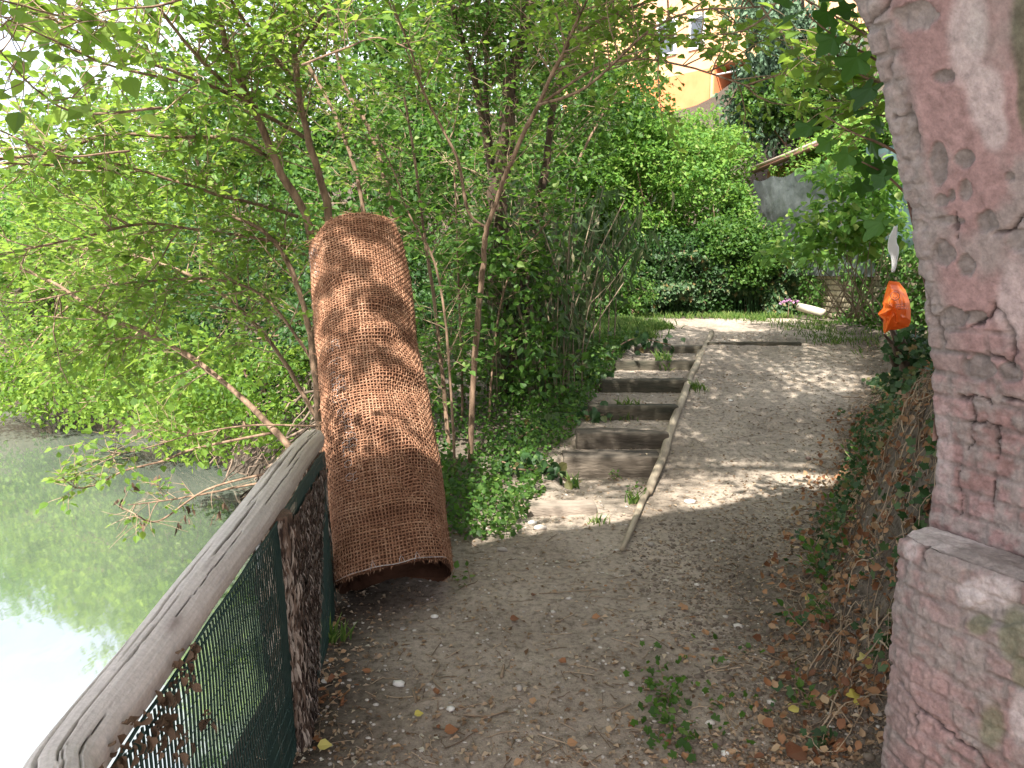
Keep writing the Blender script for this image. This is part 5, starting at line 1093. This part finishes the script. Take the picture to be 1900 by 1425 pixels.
M['bag'] = leaf_mat('orange_plastic', [(0, (.86, .21, .035)), (1, (.9, .26, .05))], tl=.4, tcol=(.95, .34, .06), rough=.3, spec=.5, tmul=1)
a.build('film', M['bag'], bagA, smooth=False)
def on_bag(px, py): 
    r_ = min(1, np.hypot((px - 1662) / 26, (py - 572) / 48)); return at(px, py, Yb - .07 * (1 - r_ ** 2) - .055)
a = Acc(); th = np.linspace(0, 2 * math.pi, 25); P = np.array([on_bag(1661 + 8.5 * math.cos(x_), 549 + 8 * math.sin(x_)) for x_ in th]); v, f = tube(P, .0022, 4); a.add(v, f)
P = np.array([on_bag(1661 + 4 * math.cos(x_), 549 + 4 * math.sin(x_)) for x_ in th[:18]]); v, f = tube(P, .0016, 4); a.add(v, f)
for row_, x0_ in ((566, 1660), (570, 1661), (574, 1668)):
    for k in range(6):
        x_ = x0_ + k * 3.4
        if x_ < 1684: v, f = tube(np.array([on_bag(x_, row_ - k * .4), on_bag(x_ + 2, row_ - .6 - k * .4)]), .0014, 4); a.add(v, f)
a.build('print', noise_mat('bag_ink', (.22, .08, .07), (.26, .1, .09), 5, .6, 0, 20), bagA)
# stump
a = Acc(); sb_ = at(1684, 690, 4.72); st = spl([sb_ + [0, 0, -.1], at(1676, 655, 4.72), at(1670, 628, 4.70)], 6); v, f = tube(st, np.linspace(.035, .022, len(st)), 12); v = v + rv(len(v), .005); a.add(v, f)
for e in ((1640, 620), (1632, 590), (1655, 640), (1700, 640), (1650, 660)): v, f = tube(spl([st[6], at((e[0] + 1672) / 2, e[1] + 18, 4.66), at(*e, 4.62)], 5), np.linspace(.02, .006, 11), 6); a.add(v, f)
T(a.build('stump', M['root']), 'gnarled root stump holding up the orange plastic bag', 'stump')
a = Acc(); P = spl([at(1662, 420, 4.6), at(1656, 450, 4.6), at(1661, 475, 4.6), at(1656, 505, 4.6)], 8); v, f = tube(P, np.interp(np.arange(len(P)), [0, 12, 24], [.012, .032, .010]), 14); v[:, 1] = 4.6 + (v[:, 1] - 4.6) * .35; v = v + .008 * np.stack([fbm(v[:, 0] * 60, v[:, 2] * 9, 1, 2), fbm(v[:, 0] * 60, v[:, 2] * 9, 5, 2), 0 * v[:, 0]], -1); a.add(v, f)
T(a.build('hanging_rag', M['white_cloth']), 'white rag hanging beside the pier above the orange bag', 'rag')

t = Tree()
for _ in range(16):
    t.clump(at(rng.uniform(1655, 1730), rng.uniform(632, 715), rng.uniform(4.62, 4.9)), .10, 42, .05, up=np.array([-.3, -.8, .7]), upj=.5, flat=.8)
for e_ in ((1640, 560), (1700, 610), (1650, 640)): t.stem(spl([at(1690, 700, 4.8), at((1690 + e_[0]) / 2, 660, 4.7), at(*e_, 4.68)], 6), .008, .003, 6)
t.finish('ivy_bush', at(1690, 705, 4.8), 'ivy bush wrapped round the stump directly under the orange bag', 'ivy', 'leaf_ivy', tpl=STAR)
# ---------------------------------------------------------------- ivy, roots and plants on the right bank
def bank_pts(k, y0, y1, w0, w1):
    y = rng.uniform(y0, y1, k); x = xright(y) + np.where(rng.random(k) < .6, rng.uniform(.05, .6, k), rng.uniform(w0, w1, k)); return np.stack([x, y, H(x, y)], -1)
a = Acc()
for _ in range(2600):
    yy = rng.uniform(2.4, 7.5); ww = rng.uniform(-.02, .7) if rng.random() < .75 else rng.uniform(.5, 1.1); n_ = 8; st_ = rng.uniform(.05, .42) / n_; an = rng.uniform(0, 6.28); lift = rng.uniform(.006, .05); q = []
    for k_ in range(n_):
        h0 = float(H(xright(yy) + ww, yy, False)); h1 = float(H(xright(yy) + ww + .03, yy, False)); sl_ = math.hypot(1, (h1 - h0) / .03)
        q.append([float(xright(yy)) + ww, yy, h0]); an += rng.normal() * .45; yy += math.cos(an) * st_; ww += math.sin(an) * st_ / sl_
    q = np.array(q); q[:, 2] = H(q[:, 0], q[:, 1]); q[:, 0] -= lift * np.sin(np.linspace(0, math.pi, n_)) * .7; q[:, 2] += .006 + lift * np.sin(np.linspace(0, math.pi, n_)) * .7
    v, f = tube(q, .0009 + .0030 * rng.random() ** 3, 4, cap=False); a.add(v, f, rng.random())
T(a.build('bank_roots', M['dry_stem']), 'tangle of dry roots and vine stems on the earth bank left of the pier', 'roots', kind='stuff')
a = Acc(); p = bank_pts(9000, 2.4, 8, -.12, 1.1); keep = fbm(p[:, 0] * 3, p[:, 1] * 3, 3, 3) > .10; p = p[keep]; k = len(p)
put_leaves(a, p + [0, 0, .03], rv(k, .8), np.array([-.6, -.5, .9]) + rv(k, .5), rng.uniform(.016, .045, k), STAR)
T(a.build('bank_ivy', M['leaf_ivy']), 'ivy leaves creeping over the earth bank left of the pier', 'ivy', kind='stuff')
a = Acc(); p = bank_pts(3600, 2.3, 7, -.2, .95); k = len(p); put_leaves(a, p + [0, 0, .035], rv(k, .8), np.array([-.5, -.4, 1]) + rv(k, .5), rng.uniform(.012, .05, k), CURL)
T(a.build('bank_leaves', M['litter_orange']), 'rusty fallen leaves caught on the earth bank', 'fallen leaves', kind='stuff')

a = Acc(); k = 2000; y = rng.uniform(2.6, 6.6, k); x = xright(y) + rng.uniform(.12, 1.0, k); z = H(x, y) + .02 + .15 * rng.random(k) ** 1.5; kp = (fbm(x * 2.5, y * 2.5, 14, 3) + .35 * sst(4.2, 5.0, y)) > .02; x, y, z = x[kp], y[kp], z[kp]; k = len(x)
put_leaves(a, np.stack([x - .05, y, z], -1), rv(k, .7) + [-.2, -.2, -.4], np.array([-.7, -.5, .6]) + rv(k, .5), rng.uniform(.016, .036, k), STAR)
T(a.build('ivy_mass', M['leaf_ivy']), 'thick green ivy mounds on top of the bank around the orange bag', 'ivy', kind='stuff')
def plant(name, label, base, n, h, size, lm, tpl=LEAF, spread=.5, group=None, cat='plant', tw='twig'):
    t = Tree()
    for _ in range(n):
        d = nrm([rng.normal() * spread, rng.normal() * spread, 1]); P = t.twig(base + rng.normal(size=3) * [.03, .03, 0], d, h * rng.uniform(.5, 1.1), .003, np.array([0, 0, -.02]), nseg=5); t.leafy(P, size, size * .45, t0=.3, upj=.3)
    return t.finish(name, base, label, cat, lm, tpl=tpl, tw=tw, group=group)
PG = 'small green plants along the path edges'
for lab, (px, py), n_, h_, s_ in [('leafy green plant with round leaves at the foot of the right bank', (1530, 1085), 9, .22, .05), ('low green plant beside the pier base, right above the yellow leaf', (1545, 1165), 7, .16, .04), ('small green plant in the dug earth at lower right', (1490, 1300), 8, .12, .035),
                             ('bright herb on the right bank above the round leaved plant', (1565, 1000), 8, .2, .04), ('tiny green seedling at the lower right foot of the coir roll', (862, 1082), 4, .08, .04), ('green herb at the right edge of the sunlit patch', (1575, 930), 8, .18, .045),
                             ('small weed growing out of the front of the lowest full step', (1143, 893), 6, .10, .035), ('small weed against the lower half of the peeled pole', (1178, 928), 6, .14, .03), ('dark leafy weed in the lower right clods', (1240, 1290), 8, .08, .035), ('second herb on the bank under the rusty leaf', (1600, 860), 8, .2, .05)]:
    plant('weed', lab, gpt(px, py), n_, h_, s_, 'leaf_mid', group=PG)

def grass(name, label, centers, n, h, spread, kind=None, group=None):
    a = Acc(); 
    for c_ in centers:
        p = c_ + np.stack([rng.normal(size=n) * spread, rng.normal(size=n) * spread * .8, np.zeros(n)], -1); p[:, 2] = H(p[:, 0], p[:, 1]) - .005
        put_leaves(a, p, rv(n, .32) + [0, 0, 1], rv(n) + [0, -1, 0], h * rng.uniform(.5, 1.2, n), (LEAFN[0] * np.array([.35, 1, 2.2]), LEAFN[1]))
    return T(a.build(name, M['grass'], smooth=False), label, 'grass', group, kind)
GG = 'separate grass tufts on the path'
for lab, (px, py), n_, h_, s_ in [('thin grass tuft by the second fence post', (620, 1190), 40, .09, .035), ('grass tuft left of the lowest full step', (1063, 905), 22, .13, .02), ('grass tuft on the fourth step', (1165, 775), 60, .09, .07), ('grass tuft in front of the fifth step', (1235, 685), 60, .14, .05), ('yellow green tuft against the middle of the peeled pole', (1292, 722), 60, .09, .05), ('tiny grass tuft on the sunlit landing', (1105, 972), 30, .06, .03), ('grass tuft by the lower end of the peeled pole', (1180, 935), 40, .09, .03)]:
    grass('grass_tuft', lab, [gpt(px, py)], n_, h_, s_, group=GG)
cs = [on(x_, y_) for x_, y_ in zip(rng.uniform(1.15, 2.3, 60), rng.uniform(9.6, 11.6, 60)) if x_ < 1.35 + (y_ - 9.6) * .35 + .25]
grass('grass', 'bright lit grass at the top left of the steps', cs, 130, .13, .10, 'stuff')
cs = [on(x_, y_) for x_, y_ in zip(rng.uniform(1.6, 5.2, 110), rng.uniform(11.6, 12.8, 110)) if fbm(x_ * 1.3, y_ * 1.6, 3, 3) + (y_ - 12.1) * .5 > -.05]
grass('grass', 'grass strip at the foot of the back bushes', cs, 34, .10, .14, 'stuff')
cs = [on(x_, y_) for x_, y_ in zip(rng.uniform(3.9, 4.9, 40), rng.uniform(9, 12, 40))]
grass('grass', 'weedy grass at the foot of the brick wall', cs, 26, .08, .14, 'stuff')

# ground cover left of the steps
a = Acc(); k = 13000; y = rng.uniform(4.4, 9.8, k); x = np.interp(y, [4.3, 5.97, 9.35, 9.8], [.0, .38, 1.45, 1.6]) - np.abs(rng.normal(size=k)) * .75 - .02
keep = (fbm(x * 2.3, y * 2.3, 6, 3) > -.42) & (x > fence_x(y) - .6); x, y = x[keep], y[keep]; k = len(x); P = np.stack([x, y, H(x, y) + .01 + .17 * rng.random(k) ** 1.6], -1)
put_leaves(a, P, rv(k, .8) + [0, -.1, .1], np.array([0, -.2, 1]) + rv(k, .5), rng.uniform(.02, .05, k), LEAF)
T(a.build('ground_cover', M['leaf_mid']), 'dark green ground cover between the coir roll and the steps', 'ground cover', kind='stuff')
a = Acc(); k = 6000; y = rng.uniform(4.6, 11, k); x = xshore(y) + rng.uniform(.15, 1.6, k) * np.interp(y, [4.6, 11], [.6, 1.6]); kp = (fbm(x * 2, y * 2, 16, 3) > -.2); x, y = x[kp], y[kp]; k = len(x)
put_leaves(a, np.stack([x, y, H(x, y) + .02 + .2 * rng.random(k) ** 1.5], -1), rv(k, .8), np.array([0, -.2, 1]) + rv(k, .5), rng.uniform(.03, .07, k), LEAF)
T(a.build('bank_weeds', M['leaf_mid']), 'low weeds covering the river bank beyond the end of the handrail', 'weeds', kind='stuff')
# cut leafy branches by the steps
CG = 'cut leafy branches left of the steps'
for lab, p_, n_ in [('cut leafy branch draped beside the top two steps', [(1245, 640, 9.0), (1180, 628, 9.1), (1140, 650, 8.8), (1110, 690, 8.2)], 40), ('wilting leafy branch beside the third and fourth steps', [(1110, 700, 8.0), (1060, 690, 7.9), (1010, 680, 7.8), (960, 720, 7.5)], 44), ('leafy branch lying left of the second step', [(1120, 770, 6.9), (1060, 790, 6.8), (1010, 800, 6.7), (960, 830, 6.4)], 36), ('leafy branch tip pointing at the lowest full step', [(1050, 900, 5.7), (1010, 880, 5.8), (970, 890, 5.8), (930, 860, 6.0)], 34)]:
    t = Tree(); P = spl([at(*q) for q in p_], 5); P[:, 2] = np.maximum(P[:, 2], H(P[:, 0], P[:, 1]) + .05); t.stem(P, .006, .012, 6); k = n_ * 2; q = P[rng.integers(0, len(P), k)] + rv(k, .06)
    q[:, 2] = np.maximum(q[:, 2], H(q[:, 0], q[:, 1]) + .05); t.lp.append(q); t.ld.append(rv(k, .5) + [0, -.3, -.8]); t.lu.append(rv(k, .5) + [0, -1, .4]); t.ls.append(rng.uniform(.06, .12, k))
    t.finish('cut_branch', P[0], lab, 'branch', 'leaf_ivy', group=CG)

# ---------------------------------------------------------------- litter
def scatter_ground(k, cond=None, y0=2.3, y1=10.5):
    y = y0 + (y1 - y0) * rng.random(k) ** 1.6; x = rng.uniform(0, 1, k) * (xright(y) - fence_x(y) + .3) + fence_x(y)
    if cond is not None: m_ = cond(x, y); x, y = x[m_], y[m_]
    return np.stack([x, y, H(x, y)], -1)
a = Acc(); p = scatter_ground(30000, lambda x, y: rng.random(len(x)) < .25 + .75 * sst(.2, .5, np.abs((x - fence_x(y)) / (xright(y) - fence_x(y)) - .45) + .3 * fbm(x * 1.5, y * 1.5, 3, 3))); k = len(p)
put_leaves(a, p + [0, 0, .006], rv(k) * [1, 1, .15], np.array([0, 0, 1]) + rv(k, .25), .007 + .026 * rng.random(k) ** 1.8, (LEAFS[0] * np.array([.9, 1, 1.6]), LEAFS[1]))
T(a.build('leaf_litter', M['litter'], smooth=False), 'small dry leaf fragments strewn over the path', 'leaf litter', kind='stuff')
a = Acc(); ico_v = nrm(np.array([[0, 0, 1], [.9, 0, .4], [.28, .85, .4], [-.72, .53, .4], [-.72, -.53, .4], [.28, -.85, .4], [.72, .53, -.4], [-.28, .85, -.4], [-.9, 0, -.4], [-.28, -.85, -.4], [.72, -.53, -.4], [0, 0, -1]], float))
ico_f = np.array([[0, 1, 2], [0, 2, 3], [0, 3, 4], [0, 4, 5], [0, 5, 1], [1, 6, 2], [2, 7, 3], [3, 8, 4], [4, 9, 5], [5, 10, 1], [6, 7, 2], [7, 8, 3], [8, 9, 4], [9, 10, 5], [10, 6, 1], [11, 7, 6], [11, 8, 7], [11, 9, 8], [11, 10, 9], [11, 6, 10]])
def pebbles(a, p, r, flat=.5):
    n = len(p); sc_ = np.stack([r * rng.uniform(.8, 1.4, n), r * rng.uniform(.8, 1.3, n), r * flat * rng.uniform(.7, 1.2, n)], -1); V = p[:, None] + ico_v[None] * sc_[:, None] * (1 + .12 * rng.normal(size=(n, 12, 1)))
    a.add(V.reshape(-1, 3), (ico_f[None] + (np.arange(n) * 12)[:, None, None]).reshape(-1, 3), np.repeat(rng.random(n), 12))
p = scatter_ground(1800, y1=10.2); pebbles(a, p + [0, 0, .001], rng.uniform(.003, .009, len(p)) * (1 + 1.2 * (rng.random(len(p)) < .06)))
T(a.build('gravel', M['stone']), 'small pebbles pressed into the path', 'gravel', kind='stuff')
a = Acc(); p = scatter_ground(16000, lambda x, y: (x > .45 + .12 * (y - 2.4)) & (y < 4.8) & (fbm(x * 3, y * 3, 5, 3) + .5 * sst(.5, 1.2, x) > .12), y1=5); pebbles(a, p, rng.uniform(.003, .008, len(p)) * (1 + 1.3 * (rng.random(len(p)) < .08)), .8)
T(a.build('soil_clods', noise_mat('clod', (.085, .066, .052), (.19, .155, .125), 20, .95, .5, 90)), 'dark crumbly clods of dug soil at the lower right of the path', 'soil', kind='stuff')
a = Acc()
for p in scatter_ground(900):
    d = rng.uniform(0, 6.28); L = rng.uniform(.03, .13); n_ = 5; q = p[:2] + np.linspace(0, L, n_)[:, None] * [math.cos(d), math.sin(d)] + np.cumsum(rng.normal(size=(n_, 2)) * .004, 0); v, f = tube(np.stack([q[:, 0], q[:, 1], H(q[:, 0], q[:, 1]) + .004], -1), rng.uniform(.0008, .0022), 4, cap=False); a.add(v, f, rng.random())
T(a.build('twig_litter', M['dry_stem']), 'scattered thin twigs on the path', 'twigs', kind='stuff')
# orange leaves in drifts
a = Acc(); ps = []
for (px, py, sp, kk) in [(600, 1290, 30, 30), (570, 1370, 18, 16), (640, 1240, 26, 10), (1560, 1200, 40, 30), (1600, 1290, 36, 34), (1540, 1370, 60, 34), (1240, 1370, 50, 16), (1275, 1200, 26, 9), (1050, 1160, 120, 8), (830, 1330, 90, 8), (1420, 1400, 60, 14), (600, 1160, 12, 5)]:
    for _ in range(kk): ps.append(gpt(px + rng.normal() * sp, py + rng.normal() * sp * .6))
ps = np.array(ps); k = len(ps); put_leaves(a, ps + [0, 0, .010], rv(k) * [1, 1, .2], np.array([0, 0, 1]) + rv(k, .35), rng.uniform(.014, .046, k), CURL)
T(a.build('fallen_leaves', M['litter_orange'], smooth=False), 'rust coloured fallen leaves drifted along both path edges', 'fallen leaves', kind='stuff')
# ivy patch at the lower centre right
a = Acc(); ps = np.array([gpt(1235 + rng.normal() * 28, 1320 + rng.normal() * 62) for _ in range(110)] + [gpt(1330 + rng.normal() * 60, 1300 + rng.normal() * 50) for _ in range(50)]); k = len(ps)
put_leaves(a, ps + [0, 0, .02], rv(k, .8), np.array([0, -.2, 1]) + rv(k, .6), rng.uniform(.013, .034, k), STAR)
T(a.build('creeping_ivy', M['leaf_mid']), 'patch of trampled ivy on the path at lower right', 'ivy', kind='stuff')
# single leaves, stones and sticks one can point to
for lab, (px, py), s_, mt in [('pale yellow leaf at the left edge of the path near the bottom', (603, 1394), .05, 'litter_yellow'), ('tan leaf left of the bottom centre of the path', (838, 1366), .05, 'litter_orange'), ('yellow ivy leaf on the bank beside the pier', (1618, 1240), .075, 'litter_yellow'), ('yellow green ivy leaf below the bright yellow one beside the pier', (1595, 1312), .07, 'litter_yellow'),
                             ('large tan leaf at the bottom edge below the pier corner', (1485, 1415), .09, 'litter_orange'), ('folded orange leaf in the dug soil', (1425, 1350), .065, 'litter_orange'), ('small yellow leaf on the bank foot right of the round leaved plant', (1503, 1122), .05, 'litter_yellow'), ('rusty maple leaf hanging on the bank beside the pier', (1683, 740), .085, 'litter_orange'),
                             ('orange leaf in the middle of the path', (955, 1156), .045, 'litter_orange'), ('pale leaf right of the bottom centre of the path', (1063, 1388), .04, 'litter_orange'), ('rusty leaf pair beside the lower ivy patch', (1270, 1134), .05, 'litter_orange'), ('yellow leaf right of the folded orange leaf', (1475, 1330), .05, 'litter_yellow'), ('two tone leaf left of the tan leaf near the bottom', (778, 1335), .035, 'litter_yellow')]:
    a = Acc(); g = gpt(px, py) if py != 740 else at(1683, 740, 3.75); put_leaves(a, [g + [-s_ / 2, 0, .015]], [[1, .3 + rng.normal() * .2, .1]], [[0, -.35, 1]], s_, STAR if 'ivy' in lab or 'maple' in lab else LEAFB); T(a.build('fallen_leaf', M[mt], smooth=False), lab, 'leaf', 'single fallen leaves')
for lab, (px, py), r_, mt in [('grey oval stone in the sun right of the pole', (1280, 934), .035, 'stone'), ('white pebble on the right of the ramp above the sunlit patch', (1355, 744), .022, 'stone_pale'), ('white pebble in the shade in front of the coir roll', (806, 1146), .018, 'stone_pale'), ('pair of grey pebbles left of the white pebble, the left one', (748, 1169), .016, 'stone'), ('flat tan stone below the lower end of the thin stick', (1208, 1012), .025, 'stone'),
                             ('round pale stone left of the dusty landing', (988, 972), .03, 'stone_pale'), ('knobbly stone at the corner of the dusty landing', (1003, 982), .04, 'stone'), ('pebble on the path right of the coir roll foot', (932, 1022), .03, 'stone'), ('long pale stone at lower left of the path', (740, 1270), .022, 'stone_pale'), ('white pebble low in the middle of the path', (836, 1318), .018, 'stone_pale'),
                             ('pale stone in the clods at the bottom right', (1348, 1400), .02, 'stone_pale'), ('red brick chip at the right edge of the sunlit path', (1500, 852), .025, 'brick_wall')]:
    a = Acc(); pebbles(a, np.array([gpt(px, py)]) + [0, 0, r_ * .2], np.array([r_]), .55); o = a.build('stone', M[mt]); T(o, lab, 'stone', 'single stones on the path')
for lab, pp, r_ in [('curved twig snaking down the path at lower left', [(790, 1218), (815, 1232), (803, 1262), (822, 1285)], .0028), ('pale wood splinter standing out in the middle of the path', [(935, 1238), (930, 1262)], .006), ('straight pale stick on the dug soil near the bank', [(1436, 1202), (1470, 1175), (1500, 1148)], .004), ('thin curved twig near the bottom of the path', [(860, 1330), (905, 1332), (938, 1322)], .0025),
                    ('short stick left of the curved twig', [(765, 1280), (772, 1308)], .004), ('hooked twig left of the trampled ivy', [(1170, 1308), (1138, 1330), (1142, 1352), (1132, 1362)], .003), ('curled root lying on the soil left of the bank plants', [(1498, 1215), (1462, 1232), (1450, 1250)], .003), ('dry branch lying left of the third step', [(1055, 742), (1075, 722), (1098, 705)], .014), ('thin twig on the path right of the coir roll foot', [(1000, 1103), (1060, 1100), (1110, 1096)], .0025)]:
    P = np.array([gpt(*q) for q in pp]); P[:, 2] += r_ + .004; a = Acc(); v, f = tube(spl(P, 5), r_, 6); a.add(v, f); T(a.build('stick', M['dry_stem']), lab, 'stick', 'sticks lying on the path')
# exposed roots on the muddy river bank
a = Acc()
for _ in range(700):
    y = rng.uniform(7, 17); x = xshore(y) + rng.uniform(-.1, .9) * np.interp(y, [7, 17], [.8, 2.2]); p = on(x, y); p[2] += .02; n_ = 5; L = rng.uniform(.2, .8); d = nrm([-.5 + rng.normal() * .4, -.4 + rng.normal() * .4, -.8]); q = p + np.linspace(0, L, n_)[:, None] * d + np.cumsum(rv(n_, .04), 0); q[:, 2] = np.maximum(q[:, 2], ZW - .05); v, f = tube(q, rng.uniform(.005, .016), 4, cap=False); a.add(v, f, rng.random())
T(a.build('bank_roots', M['root']), 'grey roots and stems hanging down the muddy far bank to the water', 'roots', kind='stuff')
